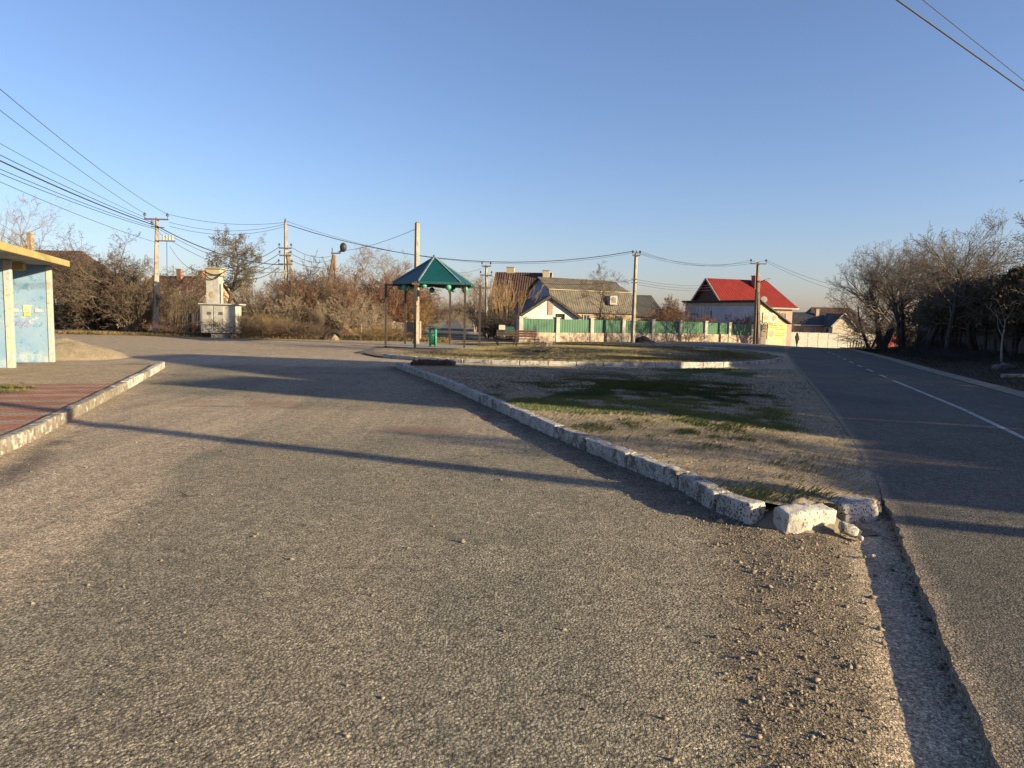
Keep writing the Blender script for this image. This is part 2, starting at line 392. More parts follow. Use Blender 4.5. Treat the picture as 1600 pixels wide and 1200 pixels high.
def make_paved():
    t = NT('dark_asphalt')
    a = t.mix(t.ramp(t.noise(.5, 7, .65), .35, .65), (.165, .146, .115), (.125, .112, .094))
    tr = t.ramp(t.noise(1.1, 5, .6, t.mapping((1.2, .12, 1), (0, 0, R(24)))), .45, .7)
    a = t.mix(t.math('MULTIPLY', tr, .45), a, (.20, .175, .135))
    pt = t.ramp(t.noise(.35, 3, .5, t.mapping((1, .4, 1), (0, 0, R(24)))), .60, .63); a = t.mix(t.math('MULTIPLY', pt, .45), a, (.09, .083, .074))
    d = t.ramp(t.math('ADD', t.attr('dust'), t.math('MULTIPLY', t.math('SUBTRACT', t.noise(3, 7, .7), .5), .9)), .35, .9)
    col = t.mix(d, a, (.30, .24, .17)); col, h = ground_detail(t, col, .95)
    return t.done(col, .86, t.bump(t.math('MULTIPLY', h, .6), .010), .25)
M['paved'] = make_paved()
def make_soil(name, sand, soil, grass, dead, bump=.014):
    t = NT(name)
    s = t.mix(t.ramp(t.noise(2.2, 7, .65), .35, .65), sand, soil)
    s = t.mix(t.math('MULTIPLY', t.ramp(t.noise(11, 5, .7), .52, .66), .6), s, tuple(x * .55 for x in soil))
    gr = t.mix(t.ramp(t.noise(3.3, 6, .7), .38, .62), grass, dead)
    f = t.ramp(t.math('ADD', t.math('MULTIPLY', t.attr('grass'), .72), t.math('ADD', t.math('MULTIPLY', t.math('SUBTRACT', t.noise(1.9, 6, .65), .5), 2.2), t.math('MULTIPLY', t.math('SUBTRACT', t.noise(8, 9, .8), .5), 1.5))), .25, .85)
    col = t.mix(f, s, gr); col, h = ground_detail(t, col, .8)
    return t.done(col, .95, t.bump(h, bump), .15)
M['island'] = make_soil('island_soil', (.52, .415, .29), (.37, .295, .205), (.085, .095, .034), (.21, .17, .085))
M['lawn'] = make_soil('lawn_soil', (.36, .285, .19), (.25, .195, .13), (.13, .125, .040), (.27, .215, .095))
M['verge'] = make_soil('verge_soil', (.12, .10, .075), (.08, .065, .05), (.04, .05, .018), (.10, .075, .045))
M['ground'] = make_soil('open_ground', (.52, .41, .285), (.41, .325, .225), (.17, .15, .06), (.30, .235, .125), .006)
M['shoulder'] = mat('dusty_shoulder', (.34, .28, .21), (.24, .20, .155), 3, .95, .01, 30)
M['sand'] = mat('sand', (.40, .32, .205), (.32, .25, .16), 3, .97, .03, 16, c3=(.25, .19, .125))
M['edge'] = mat('edge_crumbs', (.26, .22, .165), (.14, .12, .095), 30, .9)
M['gravel'] = mat('gravel', (.33, .28, .21), (.17, .14, .11), 30, .9)
def make_paving():
    t = NT('striped_paving'); uv = t.t.nodes[-1]
    tc = t.n('ShaderNodeTexCoord').outputs['UV']; s = t.n('ShaderNodeSeparateXYZ'); t.l(tc, s.inputs[0])
    u = t.math('FRACT', t.math('DIVIDE', s.outputs[0], .82)); st = t.ramp(t.math('ABSOLUTE', t.math('SUBTRACT', u, .5)), .275, .295)
    b = t.n('ShaderNodeTexBrick'); b.inputs['Scale'].default_value = 1; b.inputs['Brick Width'].default_value = .205; b.inputs['Row Height'].default_value = .1025
    b.inputs['Mortar Size'].default_value = .006; b.inputs['Color1'].default_value = (.75, .75, .75, 1); b.inputs['Color2'].default_value = (1.1, 1.1, 1.1, 1); b.inputs['Mortar'].default_value = (.35, .33, .3, 1)
    m = t.n('ShaderNodeMapping'); m.inputs['Rotation'].default_value = (0, 0, R(90)); t.l(tc, m.inputs[0]); t.l(m.outputs[0], b.inputs['Vector'])
    col = t.mix(st, (.46, .19, .125), (.42, .315, .225))
    col = t.mix(1.0, col, b.outputs['Color'], 'MULTIPLY')
    col = t.mix(t.math('MULTIPLY', t.ramp(t.noise(1.5, 8, .75), .48, .72), .5), col, (.40, .31, .21))
    return t.done(col, .9, t.bump(t.math('ADD', b.outputs['Fac'], t.noise(30, 4, .6)), -.006), .2)
M['paving'] = make_paving()
M['mark'] = mat('road_paint', (.50, .48, .45), (.24, .23, .21), 7, .85, lo=.42, hi=.7)

# ------------------------------------------------------------------ ground, roads, islands
isl_px = [(1175, 821), (1114, 799), (1057, 764), (977, 732), (914, 705), (850, 677), (800, 653), (740, 625), (690, 602), (650, 587), (618, 574)]
ISL = [GP(*p) for p in isl_px]
lk_px = [(0, 712), (50, 690), (105, 660), (160, 630), (205, 605), (235, 588), (258, 574)]
LK = [GP(*p) for p in lk_px]; LK = [LK[0] + (LK[0] - LK[1]) * 4.5] + LK
RE_px = [(1560, 1200), (1480, 1000), (1420, 870), (1390, 795), (1335, 690), (1290, 630), (1262, 595), (1240, 570)]
RL = [GP(*p) for p in RE_px]
e0 = (RL[0] - RL[1]).normalized(); RL = [RL[0] + e0 * 14, RL[0] + e0 * 6] + RL + [GP(1232, 557), GP(1226, 550), GP(1222, 546)]
RC_px = [(1600, 688), (1500, 640), (1395, 596), (1330, 567), (1300, 553), (1288, 549)]
RR_px = [(1600, 622), (1520, 600), (1440, 578), (1380, 560), (1330, 548), (1300, 544.5)]
RR = [GP(*p) for p in RR_px]; e1 = (RR[0] - RR[1]).normalized()
RR = [RR[0] + e1 * 28, RR[0] + e1 * 14, RR[0] + e1 * 6] + RR
RC = [GP(*p) for p in RC_px]; RC = [RC[0] + (RC[0] - RC[1]).normalized() * 12] + RC
RLs, RRs = smooth_pts(RL), smooth_pts(RR)
rl_xy = [(p.x, p.y) for p in RL]; isl_xy = [(p.x, p.y) for p in ISL]; lk_xy = [(p.x, p.y) for p in LK]

def axis(segs):
    out = []
    for a, b, st in segs: out += list(np.arange(a, b, st))
    out.append(segs[-1][1]); return np.array(out)
# ground: one sheet to the horizon
gx = axis([(-900, -120, 60), (-120, -30, 6), (-30, 40, 1.0), (40, 120, 8), (120, 900, 60)])
gy = axis([(-120, -20, 20), (-20, -2, 3), (-2, 70, 1.0), (70, 130, 4), (130, 300, 20), (300, 1500, 120)])
X, Y = np.meshgrid(gx, gy)
RX0, RX1, RY0, RY1 = -13.0, 5.0, .3, 27.5
ins = np.minimum(np.minimum(X - RX0, RX1 + 20 - X), np.minimum(Y + 12, RY1 - Y))
Z = terrain(X, Y) - .006 - .16 * sm(ins, .3, 1.8)
gm = sm(fbm(X, Y, .25, 3), .42, .6) * .75 * sm(Y, 34, 48); gm = np.maximum(gm, .9 * sm(Y, 75, 100))
tag(link('ground', grid_mesh('ground', X, Y, Z, {'grass': gm}), M['ground']), kind='structure')

# dusty road between the two kerbs, running into the open yard
gx = axis([(RX0, -8, .16), (-8, -2, .08), (-2, 3.6, .045), (3.6, RX1, .12)])
gy = axis([(RY0, 1.6, .12), (1.6, 8, .05), (8, 14, .09), (14, RY1, .16)])
X, Y = np.meshgrid(gx, gy)
dR = pdist(X, Y, rl_xy); dI = pdist(X, Y, isl_xy); dL = pdist(X, Y, lk_xy)
gut = np.exp(-(dR / .55) ** 2) * (1 - sm(Y, 6.0, 7.6))
side = np.where(X > np.interp(Y, [p[1] for p in rl_xy], [p[0] for p in rl_xy]), 1, 0)
Z = -.082 * np.maximum(gut, side * (1 - sm(Y, 6., 7.6))) + .012 * (fbm(X, Y, .6, 1) - .5)
gl = X - np.interp(Y, [2.0, 2.6, 5.5, 7], [.45, .75, 1.45, 1.2])
gravel = sm(gl + .5 * (fbm(X, Y, 1.3, 5) - .5), -.15, .35) * (1 - sm(Y, 6.2, 7.5)) * (1 - np.exp(-(dR / .42) ** 4))
gravel = np.maximum(gravel, .8 * sm(dI + .35 * (fbm(X, Y, 1.2, 8) - .5), .85, .15))
Z = Z + gravel * .028 * (fbm(X, Y, 5, 2) - .5) + gravel * .016 * (fbm(X, Y, 14, 4) - .5) + .004 * (fbm(X, Y, 9, 6) - .5)
Z = Z - .015 * np.exp(-((dL - .35) / .3) ** 2)
Z = Z + terrain(X, Y)
eb = np.minimum(np.minimum(X - RX0, RY1 - Y), 9)
LD = sorted([GP(*p) for p in ((-160, 1100), (0, 973), (123, 880), (261, 756), (350, 690), (420, 655), (470, 630))], key=lambda p: p.y)
dl = np.interp(Y, [p.y for p in LD], [p.x for p in LD]) - X + .35 * (fbm(X, Y, .9, 21) - .5)
dust_shade = .20 + .55 * sm(dl, -.15, .25) * (1 - sm(Y, 12.5, 15)) + .25 * sm(dL, 1.2, .3) + .30 * sm(Y, 8, 10.5) * (1 - sm(Y, 11.5, 13)) + .62 * sm(Y, 20.5, 23.5) + .25 * (fbm(X, Y, .35, 9) - .5) * 2 + .9 * np.exp(-(dR / .42) ** 4) * (Y < 8) + sm(eb, 1.5, .2)  # road dust, thinned across the shaded band to deepen that shade in the colour
c1 = GP(655, 672); patch = np.exp(-(((X - c1.x) / .62) ** 4 + ((Y - c1.y) / .36) ** 4))
c2 = GP(400, 630); patch = np.maximum(patch, 1.0 * sm(fbm(X, Y, 1.6, 3), .40, .55) * np.exp(-(((X - c2.x) / 1.6) ** 2 + ((Y - c2.y) / .6) ** 2)))
wet = .95 * np.exp(-(((X - c2.x) / 1.3) ** 2 + ((Y - c2.y + .55 + .35 * (fbm(X, Y, 1.5, 17) - .5)) / .09) ** 2)) * sm(fbm(X, Y, 3, 7), .35, .5)
gl2 = np.interp(Y, [GP(0, 748).y, GP(55, 712).y, GP(120, 672).y], [GP(0, 748).x, GP(55, 712).x, GP(120, 672).x]); wet = np.maximum(wet, .95 * np.exp(-((X - gl2) / .2) ** 2) * sm(fbm(X, Y, 1.6, 11), .30, .55) * (1 - sm(Y, 8.8, 9.8)))
tag(link('dusty_road', grid_mesh('dusty_road', X, Y, Z + .002, {'dust': dust_shade, 'gravel': gravel, 'patch': patch, 'wet': wet}), M['dusty_road']), kind='structure')

def strip(name, A, B, nu, zf, mat_, attrs=None, step=.35, skirt=0.0, n=None, parent=None, uvs=False, jit=None):
    n = n or int(max(sum((b - a).length for a, b in zip(A[:-1], A[1:])), 1) / step)
    def rs(P, n):
        S = np.concatenate([[0], np.cumsum([(b - a).length for a, b in zip(P[:-1], P[1:])])]); s = np.linspace(0, S[-1], n + 1)
        return np.interp(s, S, [p.x for p in P]), np.interp(s, S, [p.y for p in P]), s
    ax, ay, s = rs(A, n); bx, by, _ = rs(B, n); u = np.linspace(0, 1, nu + 1)
    X = ax[:, None] * (1 - u) + bx[:, None] * u; Y = ay[:, None] * (1 - u) + by[:, None] * u; U = np.broadcast_to(u, X.shape)
    if jit:
        tx, ty = np.gradient(ax), np.gradient(ay); l = np.hypot(tx, ty); k = jit(ax, ay); X = X.copy(); Y = Y.copy(); X[:, 0] += -ty / l * k; Y[:, 0] += tx / l * k
    Z = zf(X, Y, U); at = attrs(X, Y, U) if attrs else {}
    if skirt:
        dd = lambda A, q=0: np.hstack([A[:, :1] - q, A[:, :1], A, A[:, -1:], A[:, -1:] - q])
        X = dd(X); Y = dd(Y); Z = dd(Z, skirt); at = {k: dd(v) for k, v in at.items()}
    uv = None
    if uvs:
        Wd = np.hypot(bx - ax, by - ay); uv = (np.broadcast_to(s[:, None], X.shape), Wd[:, None] * U)
    me = grid_mesh(name, X, Y, Z, at, uv)
    return link(name, me, mat_, parent), (X, Y, Z, at)
# paved road on the right
def ragged(x, y):
    "how far the broken asphalt edge strays from its line"
    return (.07 * (fbm(x, y, 2.0, 2) - .5) + .05 * (fbm(x, y, 9, 4) - .5)) * (1 - sm(y, 7, 14) * .7)
paved, pavdat = strip('paved_road', RLs, RRs, 24, lambda X, Y, U: terrain(X, Y) + .004 + .05 * np.sin(np.pi * U) * .5, M['paved'],
      lambda X, Y, U: {'dust': .8 * np.exp(-U / .02) + .55 * sm(U, .93, 1) + .10}, step=.05, skirt=.14, jit=ragged)
tag(paved, kind='structure')
def mark(a, b, name='lane_marking'):
    pts = [a + (b - a) * (i / 12) for i in range(13)] if not isinstance(a, list) else a
    A = []; B = []
    for i, p in enumerate(pts):
        t = (pts[min(i + 1, len(pts) - 1)] - pts[max(i - 1, 0)]); t.z = 0; t.normalize(); nrm = Vector((-t.y, t.x, 0)) * .05
        A.append(p + nrm); B.append(p - nrm)
    o, _ = strip(name, A, B, 1, lambda X, Y, U: terrain(X, Y) + .0345, M['mark'], n=len(pts) - 1, parent=paved)
RCs = resample([(p.x, p.y) for p in RC], .25); cs = [0]
for a, b in zip(RCs[:-1], RCs[1:]): cs.append(cs[-1] + (b - a).length)
solid_end = min(range(len(RCs)), key=lambda i: abs(RCs[i].y - GP(1395, 596).y))
mark(RCs[:solid_end + 1], None)
s0 = cs[solid_end] + 1.0
while s0 < cs[-1] - 2:
    seg = [p for p, s in zip(RCs, cs) if s0 <= s <= s0 + 1.6]
    if len(seg) > 2: mark(seg, None)
    s0 += 2.9 
# dusty shoulder and dark verge on the far side of the paved road
def offset(P, d):
    out = []
    for i, p in enumerate(P):
        t = P[min(i + 1, len(P) - 1)] - P[max(i - 1, 0)]; t.z = 0; t.normalize(); out.append(Vector((p.x + t.y * d, p.y - t.x * d, 0)))
    return out
RRd = resample([(p.x, p.y) for p in RRs], .8)
o, _ = strip('road_shoulder', offset(RRd, -.05), offset(RRd, .55), 3, lambda X, Y, U: terrain(X, Y) + .02 + .05 * np.sin(np.pi * U), M['shoulder']); tag(o, kind='structure')
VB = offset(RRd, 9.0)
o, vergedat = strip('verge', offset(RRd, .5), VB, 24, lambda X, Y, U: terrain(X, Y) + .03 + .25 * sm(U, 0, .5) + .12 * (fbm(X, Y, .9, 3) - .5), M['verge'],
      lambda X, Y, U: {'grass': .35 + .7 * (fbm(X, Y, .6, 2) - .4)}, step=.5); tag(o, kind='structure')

# dirt island between the two roads
tipL, tipR = Vector((2.22, 5.72, 0)), Vector((3.32, 6.2, 0))
KW = .17
inner = [tipL] + [p + Vector((.12, .03, 0)) for p in ISL[1:]]
LA = smooth_pts(inner, 1)
LB = [tipR] + [p for p in RLs if 6.4 < p.y < 27.0]
def island_z(X, Y, U):
    lim = .15 * (1 - sm(U, .30, .95)) * (1 - sm(Y, 20, 23.4) * .8)
    return terrain(X, Y) + lim + .012 + .05 * (fbm(X, Y, .8, 5) - .5) * (1 - U) + .022 * (fbm(X, Y, 5, 6) - .5) + .01 * (fbm(X, Y, 15, 8) - .5) - .02 * sm(U, .9, 1)
def island_g(X, Y, U):
    a = np.exp(-(((X - 4.0) / 2.3) ** 2 + ((Y - 14.6) / 3.9) ** 2)) * 1.0 + .6 * np.exp(-(((X - .6) / 1.2) ** 2 + ((Y - 13.5) / 1.5) ** 2)) + .7 * np.exp(-(((X - 7.5) / 2) ** 2 + ((Y - 22.5) / 2.2) ** 2))
    a = a + .55 * np.exp(-(((X - 2.2) / .5) ** 2 + ((Y - 6.0) / .35) ** 2)) + .45 * np.exp(-(((X - 2.2) / 1.0) ** 2 + ((Y - 9.5) / 1.2) ** 2))
    return .8 * a * np.clip(1.7 * fbm(X * .6, Y, 1.6, 12) - .30, .05, 1.2) * (1 - sm(U, .70, .9)) + .10
isl, isldat = strip('dirt_island', LA, LB, 90, island_z, M['island'], lambda X, Y, U: {'grass': island_g(X, Y, U)}, step=.07)
tag(isl, kind='structure')

# oval lawn
ov = [GP(*p) for p in [(560, 552), (600, 560), (700, 567), (850, 571.5), (1000, 572.5), (1110, 572.5), (1180, 570.5), (1222, 566), (1222, 561), (1150, 549), (1000, 541), (900, 537.5), (700, 536.5), (600, 545)]]
def closed_smooth(P, it=2):
    P = [Vector((p.x, p.y, 0)) for p in P]
    for _ in range(it):
        Q = []
        for a, b in zip(P, P[1:] + P[:1]): Q += [a.lerp(b, .25), a.lerp(b, .75)]
        P = Q
    return P
OV = closed_smooth(ov); OVC = resample([(p.x, p.y) for p in OV + [OV[0]]], .5)
cx, cy = 2.0, 34.0
nr = 40; th = np.array([[p.x, p.y] for p in OVC]); rr = np.linspace(.0, 1, nr)
X = cx + (th[None, :, 0] - cx) * rr[:, None]; Y = cy + (th[None, :, 1] - cy) * rr[:, None]
Z = terrain(X, Y) + .012 + .09 * (1 - rr[:, None] ** 4 * .3) + .03 * (fbm(X, Y, .7, 5) - .5) - .03 * (rr[:, None] > .999)
og = .55 + .9 * (fbm(X, Y, .35, 4) - .5) - .5 * np.exp(-(((X + 4) / 2.8) ** 2 + ((Y - 36.3) / 2.2) ** 2)) - .35 * sm(X, -2, -6)
me = grid_mesh('oval_lawn', X, Y, Z, {'grass': og}); ol = link('oval_lawn', me, M['lawn']); tag(ol, kind='structure')
# side street behind the pavilion and cross street behind the lawn
def pxstrip(name, a, b, m, dz, nu=6, **k):
    o, _ = strip(name, [GP(*p) for p in a], [GP(*p) for p in b], nu, lambda X, Y, U: terrain(X, Y) + dz, m, lambda X, Y, U: {'dust': .2 + .7 * (np.abs(U - .5) > .44), 'grass': .3 + 0 * X}, **k); tag(o, kind='structure'); return o
pxstrip('side_street', [(668, 530.5), (702, 497)], [(742, 530.5), (714, 497)], M['paved'], .01, n=30)
pxstrip('cross_street', [(760, 533.5), (1000, 538), (1150, 545), (1226, 551)], [(760, 531), (1000, 535.8), (1150, 540), (1226, 543)], M['paved'], .012, n=40)

# left pavement
off = 2.6
LKs = [Vector((p.x, p.y, 0)) for p in LK]
PA = [p + Vector((-.13, -.04, 0)) for p in LKs]
def left_off(P, d):
    out = []
    for i, p in enumerate(P):
        t = P[min(i + 1, len(P) - 1)] - P[max(i - 1, 0)]; t.normalize(); out.append(Vector((p.x - t.y * d, p.y + t.x * d, 0)))
    return out
kend = resample([(p.x, p.y) for p in LKs], .3)
pv = [p for p in kend if p.y < GP(170, 590).y - 2.3]
o, _ = strip('pavement', left_off(pv, .12), left_off(pv, 2.75), 6, lambda X, Y, U: .135 + .012 * (fbm(X, Y, .8, 2) - .5), M['paving'], n=90, uvs=True); tag(o, kind='structure')
o, leftdat = strip('gravel_apron', left_off(kend, .10), left_off(kend, 12), 60, lambda X, Y, U: .112 + .02 * (fbm(X, Y, 1, 2) - .5) - .11 * sm(U, .6, 1) - .1 * sm(Y, 19, 21.5), M['ground'],
      lambda X, Y, U: {'grass': .9 * np.exp(-(((X + 9.6) / .9) ** 2 + ((Y - 12.6) / 1.0) ** 2)) + .1 * fbm(X, Y, 1, 1)}, step=.25); tag(o, kind='structure')

# ------------------------------------------------------------------ kerbstones
ORD = ['first', 'second', 'third', 'fourth', 'fifth', 'sixth', 'seventh', 'eighth', 'ninth', 'tenth', 'eleventh', 'twelfth', 'thirteenth', 'fourteenth', 'fifteenth', 'sixteenth', 'seventeenth', 'eighteenth', 'nineteenth', 'twentieth',
       'twenty-first', 'twenty-second', 'twenty-third', 'twenty-fourth', 'twenty-fifth', 'twenty-sixth', 'twenty-seventh', 'twenty-eighth', 'twenty-ninth', 'thirtieth', 'thirty-first', 'thirty-second', 'thirty-third', 'thirty-fourth', 'thirty-fifth']
def rock(L, W, H, rough=.02, seed=0, bev=.03, cuts=4, name='kerbstone'):
    st = max(.024, min(L, W, H) / 7); dims = np.array([L, W, H]); h = dims / 2; V = []; F = []
    n = np.maximum(2, np.round(dims / st)).astype(int)
    for ax in range(3):
        u, v = [i for i in range(3) if i != ax]
        for sg in (-1, 1):
            g = np.stack(np.meshgrid(np.linspace(-h[u], h[u], n[u] + 1), np.linspace(-h[v], h[v], n[v] + 1), indexing='ij'), -1).reshape(-1, 2)
            p = np.zeros((len(g), 3)); p[:, u] = g[:, 0]; p[:, v] = g[:, 1]; p[:, ax] = sg * h[ax]; o = len(V); V += p.tolist(); m = n[v] + 1
            for i in range(n[u]):
                for j in range(n[v]): F.append((o + i * m + j, o + (i + 1) * m + j, o + (i + 1) * m + j + 1, o + i * m + j + 1))
    bm = bmesh.new(); vs = [bm.verts.new(p) for p in V]
    for f in F: bm.faces.new([vs[i] for i in f])
    bmesh.ops.remove_doubles(bm, verts=bm.verts, dist=1e-4); bmesh.ops.recalc_face_normals(bm, faces=bm.faces)
    inn = h - bev
    for v in bm.verts:
        p = np.array(v.co); q = np.clip(p, -inn, inn); d = p - q; l = np.linalg.norm(d)
        if l > 1e-6: p = q + d / l * bev
        P = Vector(p); s_ = Vector((seed * 3.1, seed * 1.7, seed * .9)); nn = (P - Vector(q)).normalized() if l > 1e-6 else P.normalized()
        k = mnoise.noise(P * 5 + s_) * 1.0 + mnoise.noise(P * 13 + s_) * .6 + mnoise.noise(P * 31 + s_) * .38 - max(0, mnoise.noise(P * 9 - s_) - .25) * 2.2
        v.co = P + nn * k * rough
    me = bpy.data.meshes.new(name); bm.to_mesh(me); bm.free(); me.polygons.foreach_set('use_smooth', [True] * len(me.polygons))
    return me
def kerb_block(a, b, W, H, m, label, group, seed, gap=.018, rough=.016, z0=0.0, inward=1, tilt=0.0):
    d = b - a; d.z = 0; L = d.length; c = (a + b) / 2; ang = math.atan2(d.y, d.x); t = d.normalized(); n = Vector((t.y, -t.x, 0)) * inward
    o = link('kerbstone', rock(L - gap, W, H + .12, rough, seed, .018), m)
    o.location = (c.x + n.x * W / 2, c.y + n.y * W / 2, gz(c.x, c.y) + z0 + (H - .12) / 2); o.rotation_euler = (tilt, random.uniform(-.012, .012), ang)
    return tag(o, label, 'kerbstone', group)
random.seed(3)
ends = [ISL[0], ISL[1], ISL[2], ISL[3], ISL[4]]
rest = resample([(p.x, p.y) for p in ISL[4:]], 1.03); ends += rest[1:]
for i, (a, b) in enumerate(zip(ends[:-1], ends[1:])):
    kerb_block(Vector((a.x, a.y, 0)), Vector((b.x, b.y, 0)), .17, .17, M['kerb_white'], f"pitted whitewashed kerbstone on the near dirt island's left edge, {ORD[i]} from its broken tip", 'kerbstones along the dirt island', i, gap=.05 if i < 4 else .026, rough=.011 if i < 5 else .008, tilt=random.uniform(-.05, .05))
kerb_block(Vector((2.20, 5.50, 0)), Vector((2.70, 5.71, 0)), .18, .16, M['kerb_bright'], 'broken sunlit kerbstone lying askew across the tip of the dirt island', 'kerbstones along the dirt island', 41, rough=.02, inward=-1, tilt=.12)
kerb_block(Vector((2.86, 5.93, 0)), Vector((3.28, 6.17, 0)), .24, .11, M['kerb_white'], 'half-buried broken kerbstone at the island corner beside the paved road', 'kerbstones along the dirt island', 43, rough=.03, inward=-1, tilt=-.1)
for i, (px, py, s, lab) in enumerate([(1325, 831, .10, 'pale broken chunk of concrete in front of the half-buried kerbstone'), (1345, 835, .035, 'small pale stone right of the broken concrete chunk'), (1362, 863, .045, 'rounded pale stone lying alone in the dusty gutter')]):
    p = GP(px, py); o = link('stone', rock(s * 1.3, s, s * .8, s * .25, 50 + i, s * .2, 2, 'stone'), M['kerb_bright']); o.location = (p.x, p.y, -.04 + s * .3 if i else .03); o.rotation_euler = (.2, .3, i); tag(o, lab, 'stone')
lkb = [p for p in resample([(p.x, p.y) for p in LK], 1.0) if p.y > 6.0][::-1]
for i, (a, b) in enumerate(zip(lkb[:-1], lkb[1:])):
    far = i < 6
    kerb_block(b.copy(), a.copy(), .15, .165, M['kerb_bright'] if i in (0, 1, 2, 4, 5) else M['kerb_grey'], f"{'flaking whitewashed' if far else 'plain grey'} kerbstone along the striped pavement, {ORD[i]} from the far end of its row", 'kerbstones along the pavement', 60 + i, inward=-1, rough=.007, tilt=random.uniform(-.05, .05))
fk = resample([(p.x, p.y) for p in [Vector((q.x, q.y, 0)) for q in OV] if p.y < 31.5 and p.x > -5.2], 1.0)
fk = sorted(fk, key=lambda p: p.x)
for i, (a, b) in enumerate(zip(fk[:-1], fk[1:])):
    if (b - a).length > 1.6 or (b - a).length < .3: continue
    kerb_block(a, b, .16, .13, M['kerb_bright'], f"white painted kerbstone on the front rim of the oval lawn, {ORD[i]} from the pavilion end", 'kerbstones around the oval lawn', 90 + i, inward=-1, rough=.006, z0=.02)
bk = [p for p in OVC if p.y > 40 and p.x > 6.5]; bk = resample([(p.x, p.y) for p in sorted(bk, key=lambda p: p.x)], 1.6)
for i, (a, b) in enumerate(zip(bk[:-1], bk[1:])):
    kerb_block(a, b, .16, .15, M['kerb_bright'], f"white kerbstone on the back rim of the oval lawn, {ORD[i]} from the leaning pole", 'kerbstones around the oval lawn', 130 + i, rough=.006, z0=.03)
for i, (px, py, sx, sy, sz, m, lab) in enumerate([(672, 573, 1.15, .5, .26, 'soil', 'dark reddish clod of turf on the dirt track behind the island kerb'), (696, 572.5, .62, .45, .26, 'panel_dark', 'grey lump of rubble right of the reddish turf clod')]):
    p = GP(px, py + 1); o = link('clod', rock(sx, sy, sz, .09, 150 + i, .08, 3, 'clod'), M[m]); o.location = (p.x, p.y, sz * .3); tag(o, lab, 'clod')

# ------------------------------------------------------------------ plants
def tubes_mesh(name, segs, n=3, smooth=False):
    S = np.array(segs, np.float64); P0, P1, r0, r1 = S[:, 0:3], S[:, 3:6], S[:, 6], S[:, 7]
    d = P1 - P0; d /= np.linalg.norm(d, axis=1, keepdims=True) + 1e-9
    ref = np.where(np.abs(d[:, 2:3]) < .9, np.array([[0, 0, 1.]]), np.array([[1., 0, 0]]))
    a = np.cross(d, ref); a /= np.linalg.norm(a, axis=1, keepdims=True) + 1e-9; b = np.cross(d, a)
    N = len(S); V = np.empty((N, 2 * n, 3))
    for i in range(n):
        t = 2 * math.pi * i / n; o = a * math.cos(t) + b * math.sin(t)
        V[:, i] = P0 + o * r0[:, None]; V[:, n + i] = P1 + o * r1[:, None]
    base = (np.arange(N) * 2 * n)[:, None, None]
    F = np.array([[i, (i + 1) % n, n + (i + 1) % n, n + i] for i in range(n)])[None] + base
    return np_mesh(name, V.reshape(-1, 3), F.reshape(-1, 4), smooth)
def grow(rng, p, d, L, r, lev, mx, out, P):
    nseg = P['seg'][min(lev, len(P['seg']) - 1)]; wob_ = P['wob'][min(lev, len(P['wob']) - 1)]; up = P['up'][min(lev, len(P['up']) - 1)]
    st = L / nseg; start = P['start'][min(lev, len(P['start']) - 1)]; rm = P['rmin']
    x, y, z = p; dx, dy, dz = d; r_end = r * P['tap'] if lev < mx else max(rm * .6, r * .4)
    for i in range(nseg):
        dx += rng.gauss(0, wob_); dy += rng.gauss(0, wob_); dz += rng.gauss(0, wob_) + up
        k = 1 / math.sqrt(dx * dx + dy * dy + dz * dz + 1e-12); dx *= k; dy *= k; dz *= k
        nx, ny, nz = x + dx * st, y + dy * st, z + dz * st
        if nz < .02: nz = .02
        ra = r + (r_end - r) * i / nseg; rb = r + (r_end - r) * (i + 1) / nseg
        out[min(lev, 2)].append((x, y, z, nx, ny, nz, ra, rb))
        x, y, z = nx, ny, nz
        if lev < mx and (i + 1) / nseg >= start:
            kf = P['kids'][min(lev, len(P['kids']) - 1)]; nk = int(kf) + (rng.random() < kf - int(kf))
            if i == nseg - 1: nk += 1
            for _ in range(nk):
                a = rng.uniform(0, 6.283); sp = P['spread'][min(lev, len(P['spread']) - 1)] * rng.uniform(.6, 1.3)
                if abs(dz) < .95: ux, uy, uz = -dy, dx, 0.0
                else: ux, uy, uz = 1.0, 0.0, 0.0
                q = 1 / math.sqrt(ux * ux + uy * uy + uz * uz); ux *= q; uy *= q
                vx, vy, vz = dy * uz - dz * uy, dz * ux - dx * uz, dx * uy - dy * ux
                ca, sa = math.cos(a) * math.sin(sp), math.sin(a) * math.sin(sp); c = math.cos(sp)
                nd = (dx * c + ux * ca + vx * sa, dy * c + uy * ca + vy * sa, dz * c + uz * ca + vz * sa)
                fl = P['len'][min(lev, len(P['len']) - 1)] * rng.uniform(.65, 1.2) * (1.15 - .45 * (i + 1) / nseg)
                grow(rng, (x, y, z), nd, L * fl, max(rb * P['rk'] * rng.uniform(.7, 1), rm), lev + 1, mx, out, P)
    return (x, y, z)
TREE = dict(seg=[7, 5, 4, 3, 2], wob=[.07, .14, .17, .2, .22], up=[.02, .05, .03, .02, .0], start=[.3, .25, .2, .3], kids=[2.1, 1.5, 1.5, 1.4], spread=[.85, .75, .7, .7], len=[.62, .55, .52, .5], tap=.42, rk=.62, rmin=.007)
